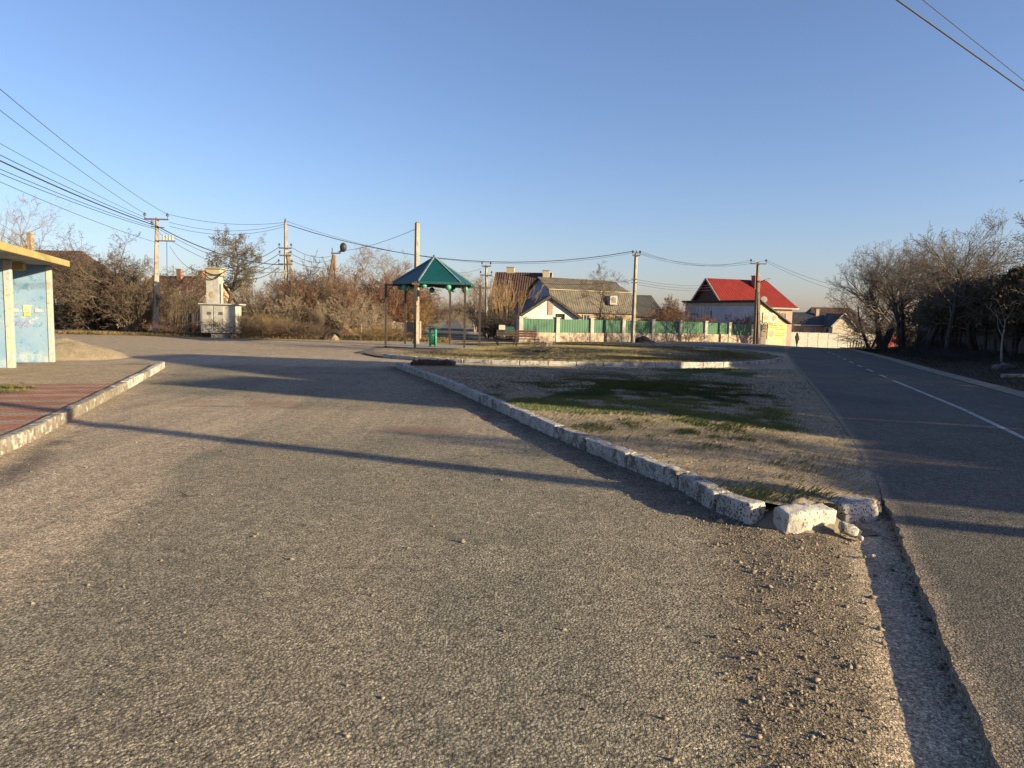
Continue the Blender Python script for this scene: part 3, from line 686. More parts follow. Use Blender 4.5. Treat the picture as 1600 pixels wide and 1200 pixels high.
def make_tree(name, label, seed, H, r, P=TREE, mx=4, bark='bark', twig=None, lean=(0, 0), loc=(0, 0, 0), cat='tree', group=None, stems=1, fork=0.0, leafmat=None, nleaf=0, leafsize=.1):
    rng = random.Random(seed); out = [[], [], []]
    for k in range(stems):
        a = rng.uniform(0, 6.28); s = fork if stems > 1 else 0
        grow(rng, (math.cos(a) * .15 * s, math.sin(a) * .15 * s, -.05), (lean[0] + math.cos(a) * s, lean[1] + math.sin(a) * s, 1), H * .62 * rng.uniform(.85, 1.1), r * rng.uniform(.75, 1), 0, mx, out, P)
    zmax = max(max(s[5] for s in out[2]), max(s[5] for s in out[1])); k = H / zmax
    t = thing(name, label, cat, loc, rng.uniform(0, 0), group); t.scale = (1, 1, 1)
    sc_ = lambda S: [tuple(v * k for v in s[:6]) + s[6:] for s in S]
    link('trunk', tubes_mesh('trunk', sc_(out[0]), 7, True), M[bark], t)
    cr = link('crown', tubes_mesh('crown', sc_(out[1] + out[2]), 3), M[twig or bark], t)
    if leafmat and nleaf:
        ends_ = np.array([s[3:6] for s in sc_(out[2])]); rs = np.random.RandomState(seed); c = ends_[rs.randint(0, len(ends_), nleaf)] + rs.normal(0, .12, (nleaf, 3))
        V, F = quads(c, leafsize, rs); link('leaves', np_mesh('leaves', V, F), M[leafmat], t)
    return t
def quads(c, size, rs):
    n = len(c); a = rs.normal(0, 1, (n, 3)); a /= np.linalg.norm(a, axis=1, keepdims=True); b = rs.normal(0, 1, (n, 3)); b -= a * (a * b).sum(1, keepdims=True); b /= np.linalg.norm(b, axis=1, keepdims=True)
    s = size * rs.uniform(.5, 1.2, (n, 1)); V = np.stack([c - a * s, c + b * s * .5, c + a * s, c - b * s * .5], 1).reshape(-1, 3)
    return V, (np.arange(n) * 4)[:, None] + np.arange(4)[None]
BUSH = dict(seg=[6, 4, 3, 2], wob=[.13, .18, .2, .2], up=[.0, .03, .02, 0], start=[.2, .2, .3], kids=[1.35, 1.25, 1.1], spread=[.6, .7, .7], len=[.58, .55, .5], tap=.5, rk=.7, rmin=.009)
WAND = dict(seg=[6, 4, 3], wob=[.07, .09, .1], up=[.03, .05, .02], start=[.3, .3], kids=[1.3, 1.0], spread=[.35, .4], len=[.5, .5], tap=.45, rk=.7, rmin=.006)
COPP = dict(seg=[7, 4, 3], wob=[.05, .07, .1], up=[.02, .05, .02], start=[.55, .4], kids=[.8, .6], spread=[.25, .3], len=[.45, .5], tap=.4, rk=.6, rmin=.007)
def bush_mesh(name, seed, H, Wd, stems, P=BUSH, mx=3, r=.02, fan=.55):
    rng = random.Random(seed); out = [[], [], []]
    for _ in range(stems):
        a = rng.uniform(0, 6.28); q = math.sqrt(rng.random()); x, y = math.cos(a) * q * Wd * .3, math.sin(a) * q * Wd * .22
        grow(rng, (x, y, -.03), (math.cos(a) * q * fan + rng.gauss(0, .12), math.sin(a) * q * fan + rng.gauss(0, .12), 1), H * rng.uniform(.5, .85), r * rng.uniform(.6, 1.2), 0, mx, out, P)
    S = out[0] + out[1] + out[2]; zm = np.percentile([s[5] for s in S], 99.5); k = H / zm
    return tubes_mesh(name, [tuple(v * k for v in s[:6]) + s[6:] for s in S], 3)

# ------------------------------------------------------------------ left side: bus shelter
A3 = GP(84, 566.5, .08); ax_a = Vector((.35, -.937, 0)); rz_s = math.atan2(ax_a.y, ax_a.x)
# local x runs along the shelter towards the camera, local -y points away from the road
def shelter():
    t = NT('shelter_paint'); g = t.co
    base = t.mix(t.ramp(t.noise(1.3, 6, .6), .35, .7), (.26, .385, .55), (.19, .335, .53))
    s = t.n('ShaderNodeSeparateXYZ'); t.l(g, s.inputs[0])
    band = t.math('MULTIPLY', t.ramp(s.outputs[2], .95, 1.2), t.ramp(s.outputs[2], 1.75, 1.5))
    tear = t.ramp(t.noise(5, 8, .75, t.mapping((1, 1, 1.6))), .53, .57)
    col = t.mix(t.math('MULTIPLY', band, tear), base, (.52, .50, .44))
    col = t.mix(t.math('MULTIPLY', t.ramp(t.noise(3.2, 7, .7), .56, .62), .7), col, (.08, .25, .44))
    col = t.mix(t.math('MULTIPLY', t.ramp(s.outputs[2], .55, .1), t.ramp(t.noise(4, 6, .7), .4, .65)), col, (.40, .47, .50))
    M['shelter'] = t.done(col, .8, t.bump(t.noise(25, 5, .6), .006))
    M['shelter_edge'] = mat('shelter_edge', (.52, .48, .38), (.36, .45, .50), 3, .85, c3=(.36, .29, .2))
    M['yellow'] = mat('yellow_fascia', (.46, .36, .13), (.38, .31, .13), 2.5, .85, c3=(.36, .32, .23))
    root = thing('bus_shelter', 'pale blue painted bus shelter with a yellow roof edge beside the striped pavement', 'bus shelter', (A3.x, A3.y, .1), rz_s)
    H = 2.72
    def prt(name, m, f):
        b = MB(); f(b); return b.build(name, m, root)
    prt('end_wall', M['shelter'], lambda b: b.box((.09, -.95, H / 2), (.16, 1.8, H)))
    prt('wall_edge', M['shelter_edge'], lambda b: b.box((.09, -.015, H / 2 - .01), (.20, .12, H - .02), bev=.01))
    prt('back_wall', M['shelter'], lambda b: b.box((4.3, -1.93, H / 2), (8.4, .15, H)))
    for i, x in enumerate((2.35, 5.0)):
        prt('partition', M['shelter'], lambda b: b.box((x, -1.12 + .2 * i, H / 2), (.14, 1.42 + .3 * i, H)))
        prt('pillar', M['shelter_edge'], lambda b: b.box((x, -.40 + .36 * i, H / 2 - .005), (.19, .16, H - .01), bev=.012))
    prt('roof', M['concrete'], lambda b: b.box((4.0, -.86, H + .075), (8.3, 2.5, .14)))
    prt('fascia', M['yellow'], lambda b: (b.box((4.0, .42, H + .08), (8.36, .06, .17), bev=.01), b.box((-.18, -.86, H + .08), (.06, 2.56, .17), bev=.01)))
    prt('parapet', M['shelter_edge'], lambda b: b.box((7.2, .40, H + .22), (2.2, .2, .18), bev=.02))
    prt('lamp_box', M['yellow'], lambda b: b.box((1.35, -.4, H - .12), (.3, .25, .2), bev=.02))
    # scribbles on the end wall
    rng = random.Random(4); M['purple_paint'] = mat('purple_paint', (.42, .12, .42), (.30, .10, .40), 8, .7)
    for k in range(4):
        y0, z0 = -.92 + rng.random() * .35, .95 + rng.random() * .55
        MB().beam((.175, y0, z0), (.175, y0 + .01, z0), .004, .004)
        S = []; q = None
        for i in range(10):
            p = (.173, y0 + i * .045 + rng.gauss(0, .015), z0 + .06 * math.sin(i * 1.9 + k) + rng.gauss(0, .015))
            if q: S += [Vector(q)]
            q = p
        cu = bpy.data.curves.new('scribble', 'CURVE'); cu.dimensions = '3D'; cu.bevel_depth = .004; sp = cu.splines.new('POLY'); sp.points.add(len(S) - 1)
        for pt, v in zip(sp.points, S): pt.co = (*v, 1)
        tmp = bpy.data.objects.new('scribble', cu); COL.objects.link(tmp); dg = bpy.context.evaluated_depsgraph_get(); me = bpy.data.meshes.new_from_object(tmp.evaluated_get(dg)); bpy.data.objects.remove(tmp)
        link('graffiti', me, M['purple_paint'], root)
    m4 = Matrix.Translation((A3.x, A3.y, .1)) @ Matrix.Rotation(rz_s, 4, 'Z')
    def leaflet(y, z, w_, h_, m, label, lines=None):
        p = m4 @ Vector((.185, y, z)); t_ = thing('leaflet', label, 'leaflet', p, rz_s, 'leaflets stuck on the shelter wall')
        MB().box((0, 0, 0), (.006, w_, h_)).build('sheet', M[m], t_)
        if lines:
            for i in range(lines): MB().box((.006, 0, h_ * (.34 - .68 * i / max(1, lines - 1))), (.004, w_ * .7, h_ * .05)).build('print_line', M['red_paint'], t_)
    M['leaf_yellow'] = mat('leaf_yellow', (.72, .55, .08), (.66, .55, .2), 8, .85)
    M['leaf_cream'] = mat('leaf_cream', (.74, .68, .52), (.66, .58, .4), 8, .85)
    leaflet(-.55, 1.50, .18, .20, 'leaf_cream', 'cream leaflet with red lines on the end wall of the bus shelter', 4)
    leaflet(-.55, 1.34, .16, .10, 'leaf_yellow', 'yellow leaflet below the cream leaflet on the shelter end wall', 2)
    leaflet(-.83, 1.45, .16, .09, 'paper', 'torn white leaflet left of the cream leaflet on the shelter wall')
    leaflet(-.28, 1.45, .18, .08, 'paper', 'torn white leaflet right of the cream leaflet, near the wall edge')
shelter()
# heap of sand behind the shelter
def heap(name, label, cat, c, rx, ry, h, m, seed=1, rot=0, rough=.06):
    n = 46; u = np.linspace(-1.35, 1.35, n); X, Y = np.meshgrid(u, u); r_ = np.hypot(X, Y) * (1 + .25 * (fbm(X, Y, 1.2, seed) - .5))
    Z = h * np.clip(1 - r_, 0, 1) ** .8 * (.9 + .3 * (fbm(X, Y, 2.2, seed + 3) - .5)) * (1 + rough * 4 * (fbm(X, Y, 7, seed + 5) - .5)) - .03 * (r_ > 1)
    o = link(name, grid_mesh(name, X * rx, Y * ry, Z), M[m]); o.location = c; o.rotation_euler = (0, 0, rot); return tag(o, label, cat)
p = GP(118, 563); heap('sand_heap', 'heap of yellow sand spread out behind the bus shelter', 'sand heap', (p.x - 1.3, p.y + 1.5, -.02), 2.2, 1.9, .72, 'sand', 2)

# ------------------------------------------------------------------ houses
def house(name, label, loc, rz, L, W, wallH, ridgeH, wallm, roofm, ov_=.35, hip=(0, 0), trim=None, th=.12, gablem=None):
    "ridge along local x; local -y faces front"
    t = thing(name, label, 'house', loc, rz); b = MB(); x0, x1, y0, y1 = -L / 2, L / 2, -W / 2, W / 2
    vs = [(x0, y0, -.6), (x1, y0, -.6), (x1, y1, -.6), (x0, y1, -.6), (x0, y0, wallH), (x1, y0, wallH), (x1, y1, wallH), (x0, y1, wallH)]
    fs = [(0, 1, 5, 4), (2, 3, 7, 6), (1, 2, 6, 5), (3, 0, 4, 7)]
    b.add(vs, fs + [(4, 5, 6, 7)]); b.build('wall', M[wallm], t)
    for s, hp in ((x0, hip[0]), (x1, hip[1])):
        if hp == 0:
            g = MB(); e = .06 if s < 0 else -.06
            g.add([(s, y0, wallH), (s, y1, wallH), (s, 0, ridgeH - .05), (s + e, y0, wallH), (s + e, y1, wallH), (s + e, 0, ridgeH - .05)], [(0, 1, 2), (5, 4, 3), (0, 3, 4, 1), (1, 4, 5, 2), (2, 5, 3, 0)])
            g.build('gable', M[gablem or wallm], t)
    sl_ = (ridgeH - wallH) / (W / 2); ez = wallH - sl_ * ov_
    xa, xb = x0 - ov_, x1 + ov_; ra, rb = (xa + hip[0], xb - hip[1]); ya, yb = y0 - ov_, y1 + ov_; u = .05
    r_ = MB()
    r_.slab([(xa, ya, ez + u), (xb, ya, ez + u), (rb, 0, ridgeH + u), (ra, 0, ridgeH + u)], th)
    r_.slab([(xb, yb, ez + u), (xa, yb, ez + u), (ra, 0, ridgeH + u), (rb, 0, ridgeH + u)], th)
    if hip[0]: r_.slab([(xa, yb, ez + u), (xa, ya, ez + u), (ra, 0, ridgeH + u)], th)
    if hip[1]: r_.slab([(xb, ya, ez + u), (xb, yb, ez + u), (rb, 0, ridgeH + u)], th)
    ro = r_.build('roof', M[roofm], t)
    if trim:
        b = MB()
        for x in ((xa,) if not hip[0] else ()) + ((xb,) if not hip[1] else ()):
            for y in (ya, yb): b.beam((x, y, ez), (x, 0, ridgeH), .06, .2)
        b.beam((xa, ya - .03, ez), (xb, ya - .03, ez), .06, .16)
        b.build('eaves_trim', M[trim], t)
    t['_r'] = 0; del t['_r']
    return t, ro
def chimney(ro, x, y, z0, z1, m='brick_red', s=.55):
    b = MB(); b.box((x, y, (z0 + z1) / 2), (s, s, z1 - z0)); o = b.build('chimney', M[m], ro)
    MB().box((x, y, z1 + .05), (s + .14, s + .14, .1)).build('chimney_cap', M['concrete'], ro); return o
def window(t, x, y, z, w_, h_, face='y-', fm='white_paint', door=False):
    nm = 'door' if door else 'window'
    sy = -1 if face == 'y-' else 1
    if face[0] == 'y':
        b = MB()
        for dx in (-w_ / 2, w_ / 2): b.box((x + dx, y + sy * .03, z), (.08, .1, h_ + .08))
        for dz in (-h_ / 2, h_ / 2): b.box((x, y + sy * .03, z + dz), (w_ - .08, .1, .08))
        if not door: b.box((x, y + sy * .025, z), (.05, .07, h_ - .08))
        f = b.build(nm, M[fm], t); MB().box((x, y + sy * .01, z), (w_ - .06, .03, h_ - .06)).build('pane', M['glass'], f)
    else:
        sx = -1 if face == 'x-' else 1; b = MB()
        for dy in (-w_ / 2, w_ / 2): b.box((x + sx * .03, y + dy, z), (.1, .08, h_ + .08))
        for dz in (-h_ / 2, h_ / 2): b.box((x + sx * .03, y, z + dz), (.1, w_ - .08, .08))
        f = b.build(nm, M[fm], t); MB().box((x + sx * .01, y, z), (.03, w_ - .06, h_ - .06)).build('pane', M['glass'], f)

# brown hipped house behind the shelter
p = D(150, 470, 62); t, ro = house('house', 'house with a brown hipped roof and brick front behind the bus shelter', (p.x - 7.6, 67, 0), 0, 14, 9, 3.1, 6.9, 'brick_tan', 'roof_brown', .5, (4, 4))
chimney(ro, -.6, -1.0, 5.4, 8.3, 'brick_tan', .42); window(t, 3.8, -4.5, 2.0, 1.3, 1.3); window(t, .6, -4.5, 2.0, 1.3, 1.3)
# rust roofed house behind the first bushes
p = D(265, 470, 80); t, ro = house('house', 'low house with a rust coloured gable roof and two chimneys behind the left pole', (p.x, 84, 0), R(-12), 8.2, 8, 2.4, 5.6, 'tan_wall', 'roof_rust', .4, trim='cream')
chimney(ro, -.4, -.4, 5.0, 6.35); chimney(ro, 2.4, -.3, 5.1, 6.2); window(t, 1, -4.0, 1.6, 1.1, 1.1)
# brown roofed yellow house
p = D(818, 470, 82); t, ro = house('house', 'yellow house with a dark brown roof behind the coppiced shrubs', (p.x, 86, 0), R(-6), 6.0, 8, 4.0, 7.0, 'cream_dull', 'roof_brown', .45, trim='cream')
chimney(ro, -1.6, .3, 6.4, 7.6, 'cream_dull', .9); chimney(ro, 2.75, -.9, 4.8, 7.2, 'cream', .75)
b = MB(); b.slab([(-3.6, -7.2, 2.4), (1.5, -7.2, 2.4), (1.5, -4.3, 3.9), (-3.6, -4.3, 3.9)], .1); b.build('porch_roof', M['bark_olive'], t)
MB().box((-1.05, -5.7, 1.2), (4.6, 2.4, 2.4)).build('porch', M['tan_wall'], t)
# gambrel house
def gambrel():
    a = D(868, 480, 74); loc = Vector((0, 0, 0)); e = D(992, 484, 79)
    dv = e - a; dv.z = 0; L = dv.length; ang = math.atan2(dv.y, dv.x); W = 6.8
    t = thing('house', 'stone house with a two-pitched grey slate roof and blue gable, behind the green fence', 'house', (a.x, a.y, -.2), ang)
    H0, H1, H2 = 2.75, 4.85, 6.25; y1, y2 = 0.0, 1.05; yc = W / 2
    MB().box((L / 2, yc, H0 / 2 - .3), (L - .3, W - .4, H0 + .6)).build('wall', M['tan_wall'], t)
    g = MB(); prof = [(.15, H0), (y2 + .1, H1 - .05), (yc, H2 - .1), (W - y2 - .1, H1 - .05), (W - .15, H0)]
    for x in (.1, L - .1):
        s = .1 if x < 1 else -.1
        g.add([(x, y, z) for y, z in prof] + [(x + s, y, z) for y, z in prof], [(0, 1, 2, 3, 4), (9, 8, 7, 6, 5)] + [(i, i + 5, (i + 1) % 5 + 5, (i + 1) % 5) for i in range(5)])
    gb = g.build('gable', M['blue_wall'], t)
    r_ = MB(); xa, xb = -.25, L + .25
    r_.slab([(xa, y1 - .15, H0 - .25), (xb, y1 - .15, H0 - .25), (xb, y2, H1), (xa, y2, H1)], .1)
    r_.slab([(xa, y2 - .04, H1 + .02), (xb, y2 - .04, H1 + .02), (xb - 1.0, yc, H2), (xa, yc, H2)], .1)
    r_.slab([(xb, W - y2 + .04, H1 + .02), (xa, W - y2 + .04, H1 + .02), (xa, yc, H2), (xb - 1.0, yc, H2)], .1)
    r_.slab([(xb, W + .15, H0 - .25), (xa, W + .15, H0 - .25), (xa, W - y2, H1), (xb, W - y2, H1)], .1)
    r_.slab([(xb - .02, y2, H1), (xb - .02, W - y2, H1), (xb - 1.0, yc, H2)], .08)
    ro = r_.build('roof', M['roof_slate'], t)
    MB().beam((xa, y2 - .1, H1 + .03), (xb, y2 - .1, H1 + .03), .06, .07).build('ridge_strip', M['cream_dull'], ro)
    d = MB(); d.box((L * .71, .35, 3.95), (.95, .9, .95)); dm = d.build('dormer', M['white_paint'], ro); MB().box((L * .71, -.11, 3.95), (.6, .03, .6)).build('pane', M['glass'], dm)
    for x in (1.2, 2.6, 4.0, L - 2.0): window(t, x, .17, 1.75, .8, 1.1)
    for y in (2.4, 3.9): window(t, .08, y, 3.9, .55, .9, 'x-')
gambrel()
# white outbuilding with gable towards the road
def outbuilding():
    e0, e1 = D(815, 492, 57.0), D(901, 497, 58.2); c = (e0 + e1) / 2; dv = e1 - e0; dv.z = 0; W = dv.length; ang = math.atan2(dv.y, dv.x)
    L = 4.6; fwd = Vector((-math.sin(ang), math.cos(ang), 0)); cc = Vector((c.x, c.y, 0)) + fwd * L / 2
    t, ro = house('outbuilding', 'white outbuilding with a cream gable and dark roof right behind the green fence', (cc.x, cc.y, -.15), ang + R(90), L, W, 2.05, 3.55, 'white_wall', 'roof_navy', .3, trim='bark_dark')
    t['category'] = 'outbuilding'
    b = MB(); b.box((-L / 2 - .02, -.05, 2.65), (.06, .42, 1.15)); b.build('vent_shutter', M['pink_wall'], t)
    window(t, -L / 2 - .01, -.95, 1.9, .6, .5, 'x-', 'bark_dark')
outbuilding()
p = D(1012, 480, 80); t, ro = house('house', 'small house with a plain dark slate roof, right of the leaning pole', (p.x, 84, -.3), R(6), 3.4, 6, 2.6, 4.85, 'brick_tan', 'roof_dark', .35, (0, .9))
window(t, .2, -3, 1.6, 1, 1)
# red roofed house
def red_house():
    a = D(1118, 472, 84); e = D(1214, 478, 90); dv = e - a; dv.z = 0; ang = math.atan2(dv.y, dv.x); L = dv.length * .86
    W = 6.6; c = Vector((a.x, a.y, 0)) + dv.normalized() * L / 2
    t, ro = house('house', 'tall house with a bright red tin roof and brick chimney', (c.x + .2, c.y + 1.0, -.5), ang - R(14), L, W, 4.35, 7.3, 'pink_wall', 'roof_red', .5, (0, 1.9), trim='white_paint', gablem='roof_brown')
    chimney(ro, L * .12, -.9, 5.6, 7.75, 'brick_red', .75); window(t, L / 2 - 1.4, -W / 2, 2.8, .9, 1.2)
    d = MB(); d.tube((L * .08, -W / 2 + .2, 4.9), (L * .08 - .05, -W / 2 + .1, 4.92), .38, .38, 14); d.tube((L * .08, -W / 2 + .2, 4.5), (L * .08, -W / 2 + .2, 4.9), .03); d.build('satellite_dish', M['white_metal'], t)
red_house()
# long shop building with billboard end
def shop():
    cpt = onground(1187, 74)
    a = D(1070, 500, cpt.y + 9.0); dv = Vector((a.x - cpt.x, a.y - cpt.y, 0)); L = dv.length; ang = math.atan2(-dv.y, -dv.x)   # local x towards the corner
    t = thing('shop', 'long low white shop with a lit yellow billboard on its slanting end wall', 'shop', (cpt.x, cpt.y, cpt.z), ang)
    H = 4.45; Dp = 4.4
    MB().add([(-L, 0, -.4), (0, 0, -.4), (0, Dp, -.4), (-L, Dp, -.4), (-L, 0, H), (0, 0, H), (0, Dp, 2.2), (-L, Dp, 2.2)], [(0, 1, 5, 4), (1, 2, 6, 5), (2, 3, 7, 6), (3, 0, 4, 7), (4, 5, 6, 7), (3, 2, 1, 0)]).build('wall', M['cream_dull'], t)
    MB().box((-L * .31, -.05, 2.95), (L * .60, .08, 2.0)).build('cladding', M['grey_blue'], t); MB().box((-L * .80, -.05, 2.95), (L * .38, .08, 2.0)).build('cladding', M['clad_white'], t)
    r_ = MB(); r_.slab([(-L - .3, -.3, H + .12), (.35, -.3, H + .12), (.35, Dp + .4, 2.22), (-L - .3, Dp + .4, 2.22)], .12); r_.build('roof', M['roof_dark'], t)
    window(t, -L * .85, -.04, 2.5, .9, 1.1, fm='steel'); window(t, -L * .62, -.06, 2.5, .12, 1.7, fm='steel')
    bb = MB(); bb.box((.06, 2.75, 1.35), (.08, 3.0, 1.55)).build('billboard', mat('billboard_yellow', (.74, .56, .10), (.70, .58, .28), 2.2, .8, c3=(.62, .60, .46)), t)
    rng = random.Random(2)
    for r0, z in enumerate((1.95, 1.72, 1.52, 1.15, .9)):
        y = 1.75 if r0 < 2 else 2.5
        while y < 3.9:
            w_ = rng.uniform(.12, .35); MB().box((.11, y + w_ / 2, z), (.02, w_, .09)).build('lettering', M['bark_olive'], t); y += w_ + .08
    k = MB(); k.tube((.105, 1.85, 1.1), (.125, 1.85, 1.1), .36, .36, 18); k.build('emblem', M['pink_wall'], t)
    MB().box((.06, 1.55, 2.75), (.08, 2.3, 1.05)).build('upper_sign', M['cream'], t)
    k = MB()
    for y in (.85, 2.15): k.tube((.11, y, 2.75), (.13, y, 2.75), .30, .30, 16)
    k.build('emblem', M['tan_wall'], t)
    MB().box((.05, .62, 1.0), (.08, .8, 2.0)).build('door', M['steel'], t)
shop()
# dark roofed house with pale gable, far right
def far_house():
    a = GP(1306, 538.5); Yd = 108; p = D(1306, 520, Yd)
    t, ro = house('house', 'bungalow with a dark navy roof behind the white concrete fence', (p.x - 2.9, Yd + 4, -1.3), R(4), 7.6, 6.4, 2.95, 4.7, 'pink_wall', 'roof_navy', .4, (1.6, 0), trim='white_paint')
    b = MB(); b.add([(1.2, -5.8, -.4), (4.3, -5.8, -.4), (4.3, -3.0, -.4), (1.2, -3.0, -.4), (1.2, -5.8, 2.9), (4.3, -5.8, 2.9), (4.3, -3, 2.9), (1.2, -3, 2.9), (2.75, -5.8, 4.5), (2.75, -1.0, 4.5)], [(0, 1, 5, 8, 4), (1, 2, 6, 5), (3, 0, 4, 7), (0, 3, 2, 1), (4, 8, 9, 7), (5, 6, 9, 8)])
    b.build('gable_wing', M['cream'], t)
    r_ = MB(); r_.slab([(.85, -6.1, 2.62), (.85, -1.0, 2.62), (2.75, -1.0, 4.62), (2.75, -6.1, 4.62)], -.1); r_.slab([(4.65, -1.0, 2.62), (4.65, -6.1, 2.62), (2.75, -6.1, 4.62), (2.75, -1.0, 4.62)], -.1); r_.build('wing_roof', M['roof_navy'], t)
    MB().beam((.8, -6.13, 2.6), (2.75, -6.13, 4.66), .06, .14).beam((4.7, -6.13, 2.6), (2.75, -6.13, 4.66), .06, .14).build('barge_board', M['white_paint'], t)
    chimney(ro, 1.2, -.8, 4.0, 5.2, 'brick_tan', .5); window(t, -.6, -3.2, 1.9, .9, 1.0); window(t, -2.4, -3.2, 1.9, .9, 1.0); window(t, 1.19, -4.4, 1.9, .8, 1.0, 'x-')
    p = D(1312, 500, 128); t, ro = house('house', 'larger house with a dark brown roof rising behind the navy roofed bungalow', (p.x, 132, -1.6), R(-3), 9.5, 7.5, 3.6, 6.3, 'tan_wall', 'roof_brown', .5, (1.8, 1.8))
    window(t, 3.4, -3.75, 2.4, 1.2, 1.0); window(t, -1, -3.75, 2.4, 1.2, 1.0)
far_house()

# ------------------------------------------------------------------ fences and walls
def run(a, b): d = b - a; d.z = 0; return d.length, math.atan2(d.y, d.x)
def green_fence():
    a = GP(813, 534.6); e = onground(1176, 64); L, ang = run(a, e); n = 8; st = L / n
    t = thing('fence', 'green corrugated fence with white pillars on a rubble stone base', 'fence', (a.x, a.y, a.z), ang)
    gzl = lambda x: gz(a.x + x * math.cos(ang), a.y + x * math.sin(ang)) - a.z
    b = MB()
    for i in range(n):
        z = gzl((i + .5) * st); b.box(((i + .5) * st, .12, z + .20), (st, .26, .90))
    b.build('base_wall', M['rubble'], t)
    for i in range(n + 1):
        z = gzl(i * st); p_ = MB(); p_.box((i * st, .12, z + .80), (.34, .36, 1.75), bev=.01); p_.box((i * st, .12, z + 1.70), (.42, .44, .07)); p_.build('pillar', M['white_paint'], t)
    for i in range(n):
        z = gzl((i + .5) * st); MB().box(((i + .5) * st, .12, z + 1.13), (st - .36, .05, .94)).build('panel', M['green_sheet'], t)
green_fence()
def panel_fence(name, label, a, e, n, h, m, postm, ph=.15, cat='fence', thick=.08, post=.14):
    L, ang = run(a, e); st = L / n; t = thing(name, label, cat, a, ang)
    zl = lambda x: gz(a.x + x * math.cos(ang), a.y + x * math.sin(ang)) - a.z
    for i in range(n):
        MB().box(((i + .5) * st, 0, zl((i + .5) * st) + h / 2 - .08), (st - post, thick, h + .1)).build('panel', M[m], t)
    for i in range(n + 1): MB().box((i * st, 0, zl(i * st) + (h + ph) / 2 - .08), (post, post, h + ph + .1)).build('post', M[postm], t)
    return t
panel_fence('fence', 'white concrete panel fence across the end of the paved road', onground(1232, 92), onground(1372, 97), 9, 1.95, 'white_paint', 'white_paint', .04)
panel_fence('fence', 'dark board fence left of the transformer kiosk', onground(285, 49), onground(318, 48.5), 2, 1.5, 'boards', 'boards', .0)
panel_fence('fence', 'dark grey board fence in the shade between shelter and tangled bushes', onground(60, 52), onground(178, 51), 4, 1.9, 'boards', 'boards', .0)
panel_fence('fence', 'low pale stone wall behind the many-stemmed bush', onground(497, 53), onground(642, 51), 5, 1.15, 'pale_stone', 'pale_stone', .05, 'wall', .3, .34)
panel_fence('fence', 'weathered picket fence behind the bare pole beside the pavilion', onground(634, 47), onground(656, 46), 2, 1.25, 'picket', 'picket', .05)
panel_fence('fence', 'dark concrete fence behind the row of conifers on the right', Vector((33, 58, gz(33, 58))), Vector((22.6, 22.0, 0)), 14, 2.5, 'panel_dark', 'panel_dark', .1)
panel_fence('gate', 'red metal gate half hidden behind the dark tree trunks', onground(1389, 72), onground(1403, 72.5), 1, 1.5, 'red_paint', 'steel', .1, 'gate')

# ------------------------------------------------------------------ poles
def insulator(b, p, s=1.0):
    b.tube(p, p + Vector((0, 0, .12 * s)), .012 * s, n=6); b.tube(p + Vector((0, 0, .12 * s)), p + Vector((0, 0, .19 * s)), .055 * s, .06 * s, 8); b.tube(p + Vector((0, 0, .19 * s)), p + Vector((0, 0, .25 * s)), .05 * s, .03 * s, 8)
def pole(label, base, top, r0, r1, m='pole_concrete', n=4, group=None):
    "tapered pole from base to top, both in world space"
    t = thing('utility_pole', label, 'utility pole', base, 0, group); v = top - base
    MB().tube(-v * .02, v, r0, r1, n, True, R(38)).build('shaft', M[m], t); return t, v
def crossarm(t, v, w_, ang=0, dz=0, ins=2, m='steel', s=1.0, off=.12):
    c = Vector((v.x, v.y, v.z - dz)); d = Vector((math.cos(ang), math.sin(ang), 0)); b = MB(); b.beam(c - d * w_ / 2 + Vector((0, -off, 0)), c + d * w_ / 2 + Vector((0, -off, 0)), .09, .09); a = b.build('crossarm', M[m], t); out = []
    for i in range(ins):
        k = -1 + 2 * i / max(1, ins - 1); q = c + d * w_ / 2 * .95 * k + Vector((0, -off, .03)); b = MB(); insulator(b, q, s); b.build('insulator', M['ceramic'], t); out.append(t.location + q + Vector((0, 0, .2 * s)))
    return out
W_ = []  # wires: (a, b, sag, radius)
# left pole with crossarm
b0 = onground(242.5, 47); top = D(245.5, 340, 47); t, v = pole('weathered concrete pole with a crossarm and fuse tray, above the tangled bushes', b0, top, .25, .13)
i244 = crossarm(t, v, 1.5, R(5), .12, 2, s=1.5)
b = MB(); q = v - Vector((0, 0, .6)); insulator(b, q + Vector((-.3, -.1, 0)), 1.5); b.beam(q + Vector((-.35, -.1, 0)), q + Vector((.5, -.1, -.05)), .06, .06); b.build('bracket', M['steel'], t)
b = MB(); q = v - Vector((0, 0, 1.45)); b.beam(q + Vector((-.1, -.12, -.05)), q + Vector((1.2, -.12, -.05)), .08, .07); b.build('bracket', M['steel'], t)
b = MB()
for k in range(4): b.tube(q + Vector((.42 + .2 * k, -.12, 0)), q + Vector((.42 + .2 * k, -.12, .32)), .06, .05, 7)
b.build('fuse_tray', M['cream_dull'], t)
MB().tube(q + Vector((.65, -.12, -.05)), q + Vector((.62, -.12, -2.3)), .018, n=5).build('down_cable', M['wire'], t)
